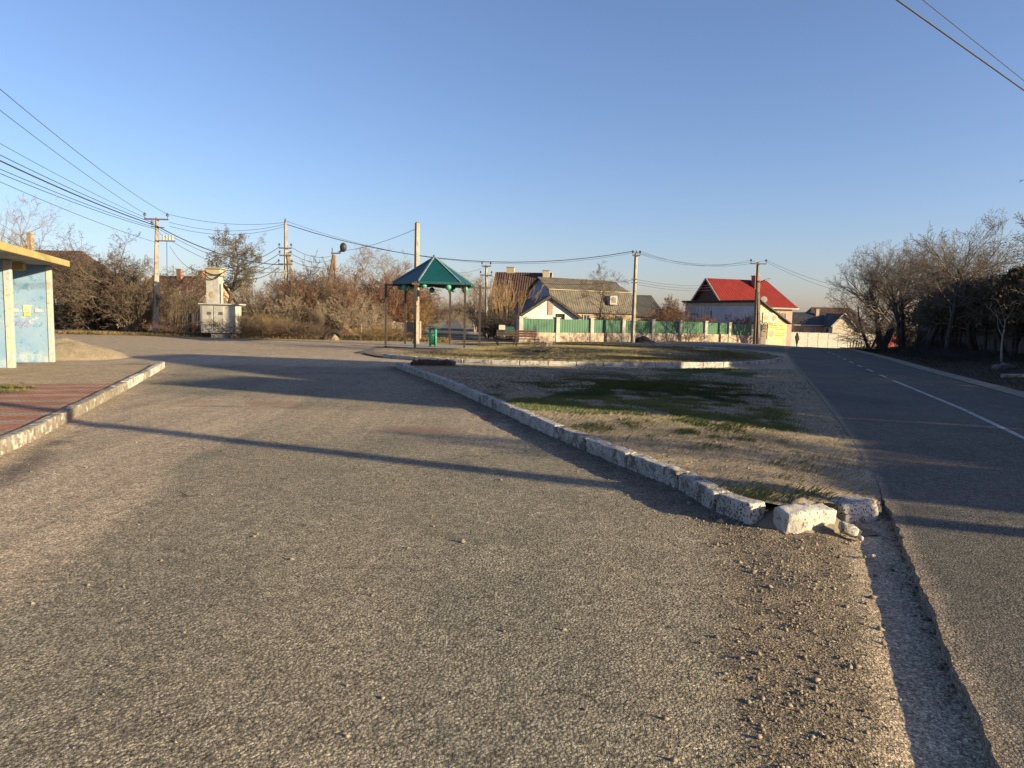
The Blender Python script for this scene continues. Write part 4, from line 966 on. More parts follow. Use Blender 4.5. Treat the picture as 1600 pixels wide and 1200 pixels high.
# pole with strut
b0 = onground(447.5, 50); top = D(446.3, 348, 50); t, v = pole('slim concrete pole with a leaning strut and many cable clamps', b0, top, .17, .12)
i447 = [t.location + v + Vector((0, 0, -.15))]; P447 = t.location + v
MB().tube(v + Vector((.15, 0, -2.0)), Vector((1.15, -.3, -.05)), .13, .16, 4).build('strut', M['pole_concrete'], t)
MB().tube(v, v + Vector((0, 0, .28)), .1, .06, 8).build('cap', M['ceramic'], t)
for k, (dz, w_) in enumerate(((1.75, .85), (2.25, .8), (2.85, .95))):
    crossarm(t, v, w_, R(4), dz, 2, s=1.2)
b = MB(); b.tube(v + Vector((-.05, -.2, -3.45)), v + Vector((-.05, -.3, -3.45)), .2, .2, 14); b.build('meter', M['white_metal'], t)
# leaning A pole with lamp
b0 = onground(501, 60, 500); top = D(522, 398, 60); t, v = pole('pair of leaning wooden posts joined at the top, carrying a round dark lamp', b0, top, .19, .15, 'wood_pole', 7)
b1 = onground(527, 60); MB().tube(b1 - b0, v + Vector((.05, .0, -.1)), .16, .13, 7).build('second_post', M['wood_pole'], t)
b = MB(); b.beam(v + Vector((-.25, 0, .1)), v + Vector((.55, 0, .15)), .1, .1); b.tube(v + Vector((-.15, 0, .1)), v + Vector((-.15, 0, .55)), .05); b.tube(v + Vector((.4, 0, .1)), v + Vector((.75, 0, .55)), .09); b.build('bracket', M['steel'], t)
MB().sphere(v + Vector((.78, -.05, .62)), .36, 14, 10, (.8, .6, 1.1)).build('lamp_head', M['ceramic'], t)
P520 = t.location + v
# bare pole beside pavilion
b0 = GP(650, 540); top = D(652, 348, b0.y); t, v = pole('plain bare concrete pole standing behind the pavilion roof', b0, top, .185, .13); P652 = t.location + v
MB().tube(v, v + Vector((0, 0, .03)), .1, .1, 4).build('cap', M['bark_dark'], t)
# pole among the shrubs
b0 = onground(760.5, 56); top = D(760, 414, 56); t, v = pole('thin pale pole among the coppiced shrubs right of the pavilion', b0, top, .13, .1); crossarm(t, v, .7, 0, .1, 2, s=1.2); crossarm(t, v, .9, 0, .8, 2, s=1.2); P760 = t.location + v
# leaning pole in front of the green fence
b0 = GP(988.5, 535.5); top = D(994, 396, b0.y); t, v = pole('leaning concrete pole in front of the green fence', b0, top, .165, .12); i995 = crossarm(t, v, .55, 0, .15, 2, s=1.3); P995 = t.location + v
b = MB(); b.tube(v, v + Vector((0, 0, .25)), .03); b.build('spike', M['steel'], t)
for dz in (1.85, 2.1): MB().beam(v + Vector((-.3, -.13, -dz)), v + Vector((.12, -.13, -dz)), .06, .06).build('bracket', M['steel'], t)
# double pole by the shop
b0 = onground(1181, 60); top = D(1184.5, 410, b0.y); t, v = pole('twin concrete pole with a crossarm and street lamp in front of the shop', b0, top, .17, .12, 'wood_pole'); i1183 = crossarm(t, v, 1.35, R(3), .12, 2, s=1.4); P1183 = t.location + v
MB().tube(Vector((.35, -.12, -.05)), v + Vector((.1, -.05, -1.5)), .13, .1, 4).build('second_post', M['pole_concrete'], t)
b = MB(); b.tube(v + Vector((0, 0, -1.8)), v + Vector((.55, -.25, -1.45)), .035, n=6); la = b.build('lamp_arm', M['steel'], t); MB().box(v + Vector((.75, -.3, -1.42)), (.5, .22, .14), ry=R(-18), bev=.03).build('lamp_head', M['white_metal'], la)
# poles outside the frame that carry the wires and throw the long shadow on the road
def side_pole(label, x, y, h):
    t, v = pole(label, Vector((x, y, 0)), Vector((x, y, h)), .19, .13); i = crossarm(t, v, 1.4, R(60), .15, 2, s=1.3); return t, i
_, iA = side_pole('concrete pole with a crossarm left of the camera, carrying wires over the dusty road', -9.4, 2.2, 8.9)
_, iC = side_pole('concrete pole with a crossarm beyond the paved road, beside the near hedge', 14.6, .9, 8.8)
_, iB = side_pole('concrete pole with a crossarm beyond the paved road, near the first conifers', 20.0, 23.0, 7.6)
_, iA2 = side_pole('concrete pole with a crossarm behind the bus shelter', -19.5, 12, 8.6)

# transformer kiosk
def kiosk():
    p = GP(343, 527.5); s = FPX / p.y
    t = thing('transformer_kiosk', 'white metal transformer kiosk with a tower on top, between bushes', 'transformer kiosk', p, R(4))
    MB().box((.1, .55, .15), (1.3, .9, .34)).build('plinth', M['concrete'], t)
    b = MB(); b.box((-.05, .55, 1.17), (2.1, 1.3, 1.75), bev=.02); b.build('cabinet', M['white_metal'], t)
    b = MB(); b.box((.05, .5, 2.08), (2.45, 1.5, .07)); b.build('canopy', M['white_metal'], t)
    for x in (-.68, .02):
        d = MB(); d.box((x, -.115, 1.17), (.62, .03, 1.55), bev=.008); dd = d.build('door', M['white_metal'], t)
        b = MB(); b.box((x + .12, -.135, 1.5), (.24, .02, .18)); b.build('warning_plate', M['steel'], dd)
        b = MB(); [b.box((x, -.135, .75 + .07 * k), (.34, .02, .025)) for k in range(6)]; b.build('vent', M['cream_dull'], dd)
    b = MB(); b.box((-.43, .55, 2.95), (.78, .78, 1.7), bev=.01); tw = b.build('tower', M['white_metal'], t)
    b = MB(); b.sphere((-.5, .155, 2.65), .17, 10, 6, (1, .05, 1.3)); b.build('rust_stain', M['tan_wall'], tw)
    b = MB(); b.box((-.38, .55, 4.02), (1.0, .9, .44), bev=.08); b.box((-.38, .55, 4.29), (1.15, 1.0, .06)); b.build('tower_head', M['cream_dull'], t)
    for k in range(3): b = MB(); insulator(b, Vector((-.75 + .25 * k, .5, 4.32)), 1.4); b.build('insulator', M['ceramic'], t)
    b = MB(); b.path([Vector((-.95 + 1.1 * i / 9, .05, 3.95 - .35 * math.sin(math.pi * i / 9))) for i in range(10)], .035); b.path([Vector((-.9 + 1.3 * i / 9, .08, 4.1 - .22 * math.sin(math.pi * i / 9))) for i in range(10)], .03); b.build('cable', M['wire'], t)
    return t.location + Vector((-.4, .5, 4.5))
PK = kiosk()

# ------------------------------------------------------------------ wires
def wire(a, b, sag, r, label, group='overhead wires'):
    a = Vector(a); b = Vector(b); n = max(14, int((b - a).length * .6)); pts = []
    for i in range(n + 1):
        u = i / n; q = a.lerp(b, u); q.z -= sag * 4 * u * (1 - u); pts.append((q.x, q.y, q.z))
    segs = [(*p, *q, r, r) for p, q in zip(pts[:-1], pts[1:])]
    return tag(link('overhead_wire', tubes_mesh('overhead_wire', segs, 4), M['wire']), label, 'wire', group)
G1 = 'wires from the left poles'; G2 = 'wires across the square'
wire(iA[0], i244[0], .5, .013, 'steep thin wire from the top left corner to the left crossarm, upper of two', G1)
wire(iA[1] + Vector((0, 0, -.25)), i244[1], .7, .013, 'steep thin wire from the top left corner to the left crossarm, lower of two', G1)
LP = D(245, 350, 46.8)
for k, (y0, dz, r, lab) in enumerate([(216, .1, .011, 'thinnest wire highest in the bundle at the left edge'), (234, 0, .016, 'upper wire of the bundle at the left edge'), (243, -.12, .03, 'thick black cable of the bundle at the left edge'), (256, -.25, .014, 'thin wire just under the thick cable at the left edge'), (263, -.35, .014, 'second lowest wire of the bundle at the left edge'), (276, -1.2, .011, 'lowest wire at the left edge, passing over the bare tree')]):
    q = D(0, y0, 27); q2 = LP + Vector((0, 0, dz)); e = q2 + (q - q2) * 1.35; wire(e, q2, .25, r, lab, G1)
wire(LP + Vector((0, 0, -.12)), P447 + Vector((-.2, 0, -2.9)), .55, .03, 'thick cable from the left pole down to the strut pole', G1)
for k in range(2): wire(LP + Vector((.1, 0, -.3 - .25 * k)), P447 + Vector((-.3, 0, -3.2 - .2 * k)), .6 + .2 * k, .013, ['upper', 'lower'][k] + ' thin wire under the thick cable between the left pole and the strut pole', G1)
for k, (za, zb, sag) in enumerate([(0, .02, .35), (-.5, -.1, .5), (-.75, -.25, .55)]):
    wire(i244[1] + Vector((.1, 0, za)), P447 + Vector((-.05, 0, zb)), sag, .012, ['topmost', 'middle', 'lowest'][k] + ' of the three wires from the left crossarm to the top of the strut pole', G1)
wire(LP + Vector((.8, 0, -1.4)), PK, .9, .014, 'slack wire hanging from the fuse tray down to the kiosk tower', G1)
for k in range(4): wire(P447 + Vector((-.45, -.1, -1.7 - .45 * k)), PK + Vector((.5 + .1 * k, 0, -.2 - .12 * k)), .25 + .1 * k, .022, f'cable from the kiosk tower up to the strut pole, {ORD[k]} from the top', 'cables from the kiosk to the strut pole')
for k in range(3): wire(P447 + Vector((.45, -.1, -1.7 - .45 * k)), P520 + Vector((-.2, 0, -.1 - .35 * k)), .35, .016, f'cable from the strut pole to the leaning wooden posts, {ORD[k]} from the top', 'cables from the strut pole to the leaning posts')
wire(P447 + Vector((.1, 0, -.12)), i995[0], 1.55, .024, 'long thick cable sagging over the pavilion to the leaning pole', G2)
wire(P447 + Vector((.1, 0, .1)), i995[1], 1.75, .010, 'long thin wire sagging beside the thick cable over the pavilion', G2)
wire(P652 + Vector((0, 0, -.3)), P520 + Vector((.3, 0, .3)), .25, .013, 'short wire from the bare pole to the leaning wooden posts', G2)
wire(P760 + Vector((0, 0, -.1)), P652 + Vector((0, 0, -2.2)), .5, .01, 'thin wire between the bare pole and the thin shrub pole', G2)
for k in range(2): wire(i995[k], i1183[k], .75, .012, ['front', 'rear'][k] + ' top wire between the leaning pole and the twin pole', G2)
wire(P995 + Vector((0, 0, .1)), i1183[0] + Vector((.4, 0, -.1)), .55, .010, 'highest wire from the spike of the leaning pole to the twin pole', G2)
for k in range(3):
    wire(P995 + Vector((0, -.1, -1.85 - .17 * k)), D(1125, 443 + 4 * k, 78), .35, .011, f'low wire from the leaning pole towards the red roofed house, {ORD[k]} from the top', 'low wires to the red roofed house')
wire(P995 + Vector((0, -.1, -1.9)), P760 + Vector((0, 0, -.8)), .5, .011, 'low wire from the leaning pole back to the thin shrub pole', G2)
for k in range(2):
    e = D(1316, 444 + 8 * k, 66); q = i1183[1] + Vector((0, 0, -.15 * k)); wire(q, q + (e - q) * 1.25, .35, .012, ['upper', 'lower'][k] + ' wire running right from the twin pole to the bare roadside trees', G2)
def in_plane(ptop, pright, A, B_xy):
    r1, r2 = Vector(ray(*ptop)), Vector(ray(*pright)); n = r1.cross(r2); z = lambda x, y: CH - (n.x * x + n.y * y) / n.z; return Vector((A[0], A[1], z(*A))), Vector((B_xy[0], B_xy[1], z(*B_xy)))
a, b = in_plane((1402, 0), (1600, 141), (-8.2, .9), (20, 23)); wire(a, b, .0, .02, 'thick wire crossing the top right corner of the sky', 'wires over the top right corner')
a, b = in_plane((1442, 0), (1600, 126), (-8.2, .5), (20, 23)); wire(a, b, .0, .009, 'thin wire just above the thick one in the top right corner', 'wires over the top right corner')

# ------------------------------------------------------------------ pavilion, bin, benches
def pavilion():
    c = GP(677, 544); t = thing('pavilion', 'open six-posted park pavilion with a pointed teal roof and green lanterns', 'pavilion', (c.x, c.y, .10), 0)
    RP, RR_ = 2.4, 2.06; angs = [R(15 + 60 * k) for k in range(6)]; pt = lambda r_, a, z: Vector((r_ * math.cos(a), r_ * math.sin(a), z))
    ez, az = 3.18, 4.50
    r_ = MB()
    for k in range(6): r_.slab([pt(RR_, angs[k], ez), pt(RR_, angs[(k + 1) % 6], ez), Vector((0, 0, az))], .03)
    ro = r_.build('roof', M['teal_roof'], t)
    rg = MB()
    for a in angs: rg.beam(pt(RR_, a, ez + .02), Vector((0, 0, az + .02)), .07, .05)
    rg.sphere((0, 0, az + .04), .08); rg.build('ridge_strip', M['teal_trim'], ro)
    f = MB()
    for k in range(6): f.beam(pt(RR_ + .01, angs[k], ez - .05), pt(RR_ + .01, angs[(k + 1) % 6], ez - .05), .04, .12)
    f.build('fascia', M['teal_roof'], t)
    for a in angs:
        MB().beam(pt(RP, a, -.1), pt(RP, a, 3.16), .10, .10).build('post', M['dark_metal'], t)
        b = MB(); b.beam(pt(.3, a, 3.03), pt(2.85, a, 3.03), .06, .08); b.beam(pt(RP - .35, a, 3.0), pt(RP, a, 2.6), .04, .04); b.build('rafter', M['dark_metal'], t)
    for k in range(9):
        a = R(20 + 40 * k); b = MB(); b.sphere(pt(1.72, a, 3.0 - .05 * (k % 3)), .15, 12, 9); ln = b.build('lantern', M['lantern_green'], t, True); MB().tube(pt(1.72, a, 3.1 - .05 * (k % 3)), pt(1.72, a, 3.2), .015, n=5).build('hook', M['steel'], ln)
    MB().add([pt(2.75, a, .015) for a in angs], [tuple(range(6))]).build('floor', M['concrete'], t)
    return c
PC = pavilion()
def bin_():
    p = GP(676, 545); t = thing('litter_bin', 'green litter bin with a flat canopy under the pavilion', 'litter bin', (p.x, p.y, .11), R(10))
    for x in (-.13, .13): MB().tube((x, -.12, 0), (x, -.12, .88), .055, n=10).build('post', M['green_paint'], t, True)
    MB().tube((0, .05, .1), (0, .05, .68), .17, .2, 16).build('bucket', M['dark_green'], t, True)
    MB().beam((-.3, -.14, .58), (.2, -.14, .58), .04, .05).build('crossbar', M['green_paint'], t)
    b = MB(); b.box((0, .02, .92), (.72, .5, .03)); b.box((-.02, .05, 1.0), (.5, .36, .03)); b.build('canopy', M['dark_green'], t)
bin_()
def bench(label, p, rz, W, m='bench_wood'):
    t = thing('park_bench', label, 'bench', p, rz, 'benches on the oval lawn')
    b = MB(); [b.box((0, -.15 + .1 * k, .44), (W, .085, .035), bev=.005) for k in range(4)]; b.build('seat', M[m], t)
    b = MB(); [b.box((0, .23 + .035 * k, .58 + .125 * k), (W, .03, .10), rx=R(-12), bev=.004) for k in range(3)]; b.build('backrest', M[m], t)
    for x in (-W * .42, W * .42):
        l_ = MB(); l_.beam((x, .22, -.02), (x, .33, .90), .05, .05); l_.beam((x, -.2, .41), (x, .24, .41), .05, .05); l_.beam((x, -.2, .41), (x + (.0), .18, .0), .05, .05); l_.beam((x * 1.0, -.18, -.02), (x, -.18, .41), .04, .04); l_.build('leg', M['dark_metal'], t)
    for k in (1, -1):
        l_ = MB(); l_.beam((k * W * .42, .1, .02), (k * W * .62, .1, .42), .05, .05); l_.beam((k * W * .3, .1, .42), (k * W * .64, .1, .42), .05, .05); l_.build('brace', M['dark_metal'], t)
    return t
p1 = GP(790, 543.5); p2 = GP(821, 545.5)
bench('dark slatted bench with a white sheet on its back, left of the brown bench', (p1.x, p1.y, .1), R(4), 1.0, 'bark_dark')
bench('brown slatted park bench with a three-board back on the lawn', (p2.x, p2.y, .1), R(-2), 1.15)
o = MB().box((p1.x - .22, p1.y + .24, 1.10), (.34, .012, .26), rz=R(4), rx=R(-12)).build('paper_sheet', M['paper'], None); tag(o, 'white sheet propped on the back of the dark bench', 'sheet')
o = MB().box((p1.x + .18, p1.y + .34, 1.0), (.55, .03, .3), rz=R(4), rx=R(-12)).build('tarpaulin', M['dark_green'], None); tag(o, 'dark green cloth hanging behind the dark bench', 'cloth')
o = MB().box((p1.x - .1, p1.y - .08, .605), (.10, .09, .09), bev=.02).build('cup', M['paper'], None); tag(o, 'small white cup left on the seat of the dark bench', 'cup')
p = GP(858, 545); t = thing('low_stool', 'low white stool of two blocks and a board on the lawn', 'stool', (p.x, p.y, .1), 0)
for x in (-.11, .11): MB().box((x, 0, .1), (.07, .14, .22)).build('leg', M['white_paint'], t)
MB().box((0, 0, .235), (.34, .18, .05)).build('seat', M['white_paint'], t)
# brushwood on the lawn
def sticks(label, p, n, L, seed, m, flat=.25, r=.012):
    rng = random.Random(seed); S = []
    for _ in range(n):
        a = rng.uniform(0, 6.28); x, y, z = rng.gauss(0, L * .45), rng.gauss(0, L * .22), abs(rng.gauss(0, flat * .5)) + .02; l = L * rng.uniform(.3, .8); dz = rng.gauss(0, .22) * l
        S.append((x, y, z, x + math.cos(a) * l, y + math.sin(a) * l * .6, max(.01, z + dz), r * rng.uniform(.6, 1.4), r * .5))
    o = link('brushwood_heap', tubes_mesh('brushwood_heap', S, 4), M[m]); o.location = p; return tag(o, label, 'brushwood')
p = GP(850, 555); sticks('low heap of pale sticks and brushwood on the front of the lawn', (p.x, p.y, .1), 220, .9, 5, 'bark_pale', .28)
heap('soil_heap', 'small mossy earth mound in the gap behind the broken sunlit kerbstone', 'soil heap', (2.42, 5.83, -.03),   .42, .26, .25, 'earth', 14, R(22))
p = GP(823, 558); heap('soil_heap', 'dark patch of dug soil left of the brushwood heap', 'soil heap', (p.x, p.y, .08), .9, .6, .18, 'soil', 6)
p = GP(585, 553); heap('soil_heap', 'low earth mound at the left end of the oval lawn', 'soil heap', (p.x + .3, p.y + .6, .02), 1.2, .9, .26, 'earth', 8)
p = GP(1004, 535.5); heap('rubbish_heap', 'black heap of rubbish sacks at the foot of the leaning pole', 'rubbish heap', (p.x + .1, p.y + .3, -.02), .95, .6, .62, 'rubbish', 9, 0, .12)
# half buried tyre
p = GP(520, 531); b = MB(); N = 22
pts = [Vector((math.cos(math.pi * i / N) * .52, 0, math.sin(math.pi * i / N) * .52)) for i in range(N + 1)]; b.path(pts, .13, 10); o = b.build('tyre', M['rubber'], None, True, (p.x, p.y, 0), R(15)); tag(o, 'black half-buried tyre arch in front of the stone wall', 'tyre')
p = GP(521, 531.3); heap('sand_heap', 'small mound of pale sand inside the half-buried tyre', 'sand heap', (p.x, p.y + .25, 0), .38, .3, .36, 'sand', 12)

# ------------------------------------------------------------------ person, stakes
def person():
    p = onground(1247, 88); me = bpy.data.meshes.new('person'); bm = bmesh.new(); sk = bm.verts.layers.skin.verify()
    J = {}
    def jv(n, co, r_, r2=None):
        v = bm.verts.new(co); v[sk].radius = (r_, r2 or r_); J[n] = v
    jv('pelvis', (0, 0, .92), .17, .13); jv('waist', (0, 0, 1.08), .17, .13); jv('chest', (0, .02, 1.3), .21, .15); jv('neck', (0, .02, 1.46), .075); jv('head', (0, -.01, 1.58), .10, .11); jv('crown', (0, 0, 1.68), .07)
    for s, n in ((-1, 'l'), (1, 'r')):
        jv(n + 'sh', (s * .19, .02, 1.38), .085); jv(n + 'el', (s * .27, .06 * s, 1.12), .06); jv(n + 'wr', (s * .26, -.08 + .06 * s, .90), .042); jv(n + 'ha', (s * .25, -.11 + .06 * s, .81), .04)
        jv(n + 'hip', (s * .10, 0, .86), .11); jv(n + 'kn', (s * .11, .07 * s - .03, .48), .075); jv(n + 'an', (s * .11, -.02 + .15 * s, .09), .05); jv(n + 'to', (s * .12, -.17 + .15 * s, .04), .04)
    E = [('pelvis', 'waist'), ('waist', 'chest'), ('chest', 'neck'), ('neck', 'head'), ('head', 'crown')]
    for n in 'lr': E += [('chest', n + 'sh'), (n + 'sh', n + 'el'), (n + 'el', n + 'wr'), (n + 'wr', n + 'ha'), ('pelvis', n + 'hip'), (n + 'hip', n + 'kn'), (n + 'kn', n + 'an'), (n + 'an', n + 'to')]
    for a, b in E: bm.edges.new((J[a], J[b]))
    J['pelvis'][sk].use_root = True
    bm.to_mesh(me); bm.free(); o = link('person', me, M['cloth_black'], None, (p.x, p.y, p.z + .02), R(20)); o.scale = (1.12, 1.1, 1.0); o.modifiers.new('skin', 'SKIN'); s = o.modifiers.new('sub', 'SUBSURF'); s.levels = 1; s.render_levels = 2
    tag(o, 'person in dark clothes walking along the far end of the paved road', 'person')
    b = MB(); b.sphere((0, .02, 1.62), .125, 12, 8, (1, 1.05, 1.1)); b.build('hood', M['cloth_black'], o, True)
person()
rng = random.Random(9); stake = None
for k in range(9):
    px = 1331 + k * 4.3; p = onground(px, 70 - k * .8); h = rng.uniform(.45, 1.0)
    if stake is None: stake = MB().tube((0, 0, -.1), (.02, 0, 1), .075, .05, 6).mesh('stake')
    o = link('stake', stake, M['bark_dark'], None, p); o.scale = (1, 1, h); o.rotation_euler = (rng.gauss(0, .08), rng.gauss(0, .08), 0)
    tag(o, f'short dark wooden stake before the white fence, {ORD[k]} from the left', 'stake', 'stakes before the white fence')

# ------------------------------------------------------------------ trees and bushes
def base(px, Y): return onground(px, Y)
GT = 'bare trees behind the square'
make_tree('bare_tree', 'tall pale bare tree rising behind the bus shelter roof', 11, 11.2, .17, bark='bark_pale', twig='bark_pale', loc=base(66, 60), group=GT)
make_tree('bare_tree', 'bare twiggy tree just left of the tall one behind the shelter', 14, 8.0, .12, bark='bark_pale', loc=base(12, 58), group=GT)
OAK = dict(TREE, rmin=.008, wob=[.1, .2, .24, .26, .25], kids=[2.0, 1.6, 1.6, 1.5], spread=[.9, .85, .8, .8], start=[.22, .2, .2, .3])
make_tree('bare_tree', 'dark wide-crowned bare tree above the tangled bushes near the left pole', 17, 7.4, .17, OAK, bark='bark', loc=base(183, 50), group=GT, stems=5, fork=.7)
make_tree('bare_tree', 'smaller bare tree between the wide-crowned tree and the left pole', 19, 5.9, .12, OAK, mx=4, bark='bark', loc=base(222, 54), group=GT, stems=2, fork=.3)
M['leaf_dry'] = mat('leaf_dry', (.17, .14, .095), (.11, .09, .065), 1.5, .9)
make_tree('old_tree', 'large old tree with clumps of dry leaves behind the kiosk', 23, 10.2, .26, OAK, bark='bark_dark', twig='bark', loc=base(352, 74), group=GT, leafmat='leaf_dry', nleaf=11000, leafsize=.085)
make_tree('bare_tree', 'slender bare tree right of the leaning wooden posts', 29, 7.2, .13, bark='bark_pale', loc=base(553, 56), group=GT)
make_tree('bare_tree', 'pale twiggy tree close to the pavilion on its left side', 31, 7.6, .12, TREE, bark='bark', twig='bark_pale', loc=base(606, 64), group=GT, stems=2, fork=.2)
make_tree('bare_tree', 'low dark bare tree between strut pole and leaning posts', 33, 5.2, .12, OAK, bark='bark_dark', loc=base(482, 56), group=GT, stems=3, fork=.4)
make_tree('bare_tree', 'bare tree in front of the slate roofed house behind the green fence', 37, 7.2, .13, TREE, mx=4, bark='bark', loc=base(934, 66), group=GT)
make_tree('bare_tree', 'reddish bare tree between the dark slate roof and the shop', 39, 4.6, .10, OAK, bark='bark_red', loc=base(1055, 74), group=GT, stems=3, fork=.4)
make_tree('bare_tree', 'thin bare tree behind the right end of the red roof', 41, 5.4, .09, bark='bark', loc=base(1240, 98), group=GT)
make_tree('bare_tree', 'bare tree behind the yellow house, left of its roof', 42, 6.6, .10, bark='bark_pale', loc=base(742, 74), group=GT, stems=2, fork=.2)
make_tree('bare_tree', 'bare tree beside the street behind the pavilion', 45, 5.6, .10, OAK, bark='bark_red', loc=base(640, 66), group=GT, stems=3, fork=.4)
# roadside trees on the right
GR = 'bare trees along the paved road'
ROAD = dict(seg=[7, 6, 5, 4, 3], wob=[.06, .09, .11, .13, .14], up=[.02, .045, .05, .05, .04], start=[.3, .25, .25, .3], kids=[2.2, 1.65, 1.5, 1.3], spread=[.95, .8, .7, .65], len=[.72, .56, .5, .5], tap=.4, rk=.58, rmin=.007)
M['twig_grey'] = mat('twig_grey', (.19, .155, .125), (.115, .095, .078), 2, .95)
def roadtree(label, seed, px, Y, H, r, stems=1, fork=.3, P=None, lean=(0, 0)):
    return make_tree('roadside_tree', label, seed, H, r, P or ROAD, bark='bark_dark', twig='twig_grey', loc=base(px, Y), group=GR, stems=stems, fork=fork, lean=lean)
roadtree('thick-trunked dark bare tree farthest along the paved road, left of the row', 51, 1380, 58, 9.0, .34, 3, .45)
roadtree('slender dark bare tree in front of the thick-trunked one, leaning over the road edge', 52, 1362, 62, 7.4, .16, 2, .5)
roadtree('low wide dark bare tree between the second and third of the row', 54, 1432, 49, 6.8, .16, 2, .55)
roadtree('wide dark bare tree behind the thick-trunked one', 53, 1415, 52, 8.6, .22, 2, .35)
roadtree('multi-stemmed dark bare tree in the middle of the roadside row', 55, 1448, 46, 8.2, .2, 2, .3)
roadtree('dark bare tree with a bare forked trunk above the hedge', 57, 1487, 38, 7.9, .22, 1, .3)
roadtree('low spreading dark bare tree right of the forked one', 59, 1530, 40, 6.6, .16, 2, .4)
roadtree('big bare tree at the right edge reaching branches into the sky', 61, 1728, 23, 8.8, .22, 1, .3)
roadtree('bare tree between the conifers near the right edge', 63, 1580, 36, 6.4, .15, 2, .3)
# conifer row with bare lower trunks
M['needles'] = mat('needles', (.075, .066, .034), (.15, .10, .052), .9, .9)
def conifer(label, seed, x, y, H, c0, wd):
    rs = np.random.RandomState(seed); t = thing('conifer', label, 'conifer', (x, y, gz(x, y) + .15), 0, 'conifer row along the paved road')
    MB().tube((0, 0, -.2), (.05 * rs.randn(), .05 * rs.randn(), H * .9), .10, .03, 7).build('trunk', M['bark_dark'], t)
    n = 8000; u = rs.rand(n); z = c0 + (H - c0) * u; a = rs.rand(n) * 6.283; lob = 1 + .35 * np.sin(a * 3 + z * 2.2 + seed) + .25 * np.sin(z * 5 + seed)
    rad = wd * (1 - u ** 2 * .75) * (.35 + .65 * np.sqrt(rs.rand(n))) * lob; c = np.stack([np.cos(a) * rad, np.sin(a) * rad, z + rs.normal(0, .12, n) - .25 * rad * rs.rand(n)], 1)
    V, F = quads(c, .095, rs); link('crown', np_mesh('crown', V, F), M['needles'], t)
    S = []
    for _ in range(60):
        a_ = rs.rand() * 6.28; z0 = rs.uniform(c0 * .5, H * .8); l = wd * rs.uniform(.5, 1.2); S.append((0, 0, z0, math.cos(a_) * l, math.sin(a_) * l, z0 + rs.uniform(-.4, .15), .018, .006))
    link('branches', tubes_mesh('branches', S, 3), M['bark_dark'], t)
cl = [Vector((29.3, 50, 0)), Vector((21.0, 22.5, 0))]
cs_ = [cl[0].lerp(cl[1], i / 15) for i in range(16)]
for i, p in enumerate(cs_):
    conifer(f'dark conifer with a bare lower trunk in the roadside row, {ORD[i]} from the far end', 70 + i, p.x + random.gauss(0, .25), p.y + random.gauss(0, .3), 4.15 + .2 * math.sin(i * 1.7), 2.1, 1.35)
# white-barked sapling, log and undergrowth on the right verge
SAP = dict(TREE, kids=[1.0, .9, .8], start=[.55, .3], seg=[6, 4, 3], spread=[.6, .6, .5])
make_tree('sapling', 'small white-barked sapling in front of the conifers at the right', 81, 3.0, .06, SAP, 2, bark='log_pale', twig='log_pale', loc=GP(1566, 571, .1), cat='sapling')
p = GP(1590, 588, .15); o = MB().tube((-.5, 0, 0), (.8, -.1, .05), .07, .06, 8).build('log', M['log_pale'], None, False, p); tag(o, 'pale log lying in the verge at the right edge', 'log')
p = GP(1567, 577, .15); o = link('rock', rock(.7, .5, .35, .12, 91, .1, 3, 'rock'), M['panel_dark']); o.location = p; tag(o, 'grey rock at the foot of the white-barked sapling', 'rock')

# bushes
bm_ = {}
def bmesh_kind(k):
    if k not in bm_:
        kk = {'tangle': (BUSH, 20, 3, .030, .75), 'tangle2': (BUSH, 22, 3, .028, .7), 'open': (BUSH, 12, 3, .035, .95), 'wand': (WAND, 70, 2, .012, .35), 'wand2': (WAND, 60, 2, .014, .5), 'low': (BUSH, 20, 3, .012, 1.1), 'coppice': (COPP, 34, 2, .02, .42)}[k]
        bm_[k] = bush_mesh('bush_' + k, sum(map(ord, k)), 1.0 if False else 3.0, 2.6, kk[1], kk[0], kk[2], kk[3], kk[4])
    return bm_[k]
def bush(k, m, px, Y, H, wd, label, rz=0, name='bush', cat='bush', group='bushes behind the square'):
    me = bmesh_kind(k)
    key = k + m
    if key not in bm_:
        bm_[key] = me.copy(); bm_[key].materials.clear(); bm_[key].materials.append(M[m])
    p = base(px, Y); o = bpy.data.objects.new(name, bm_[key]); COL.objects.link(o); o.location = p; o.scale = (wd / 2.6, wd / 2.6, H / 3.0); o.rotation_euler = (0, 0, rz); return tag(o, label, cat, group)
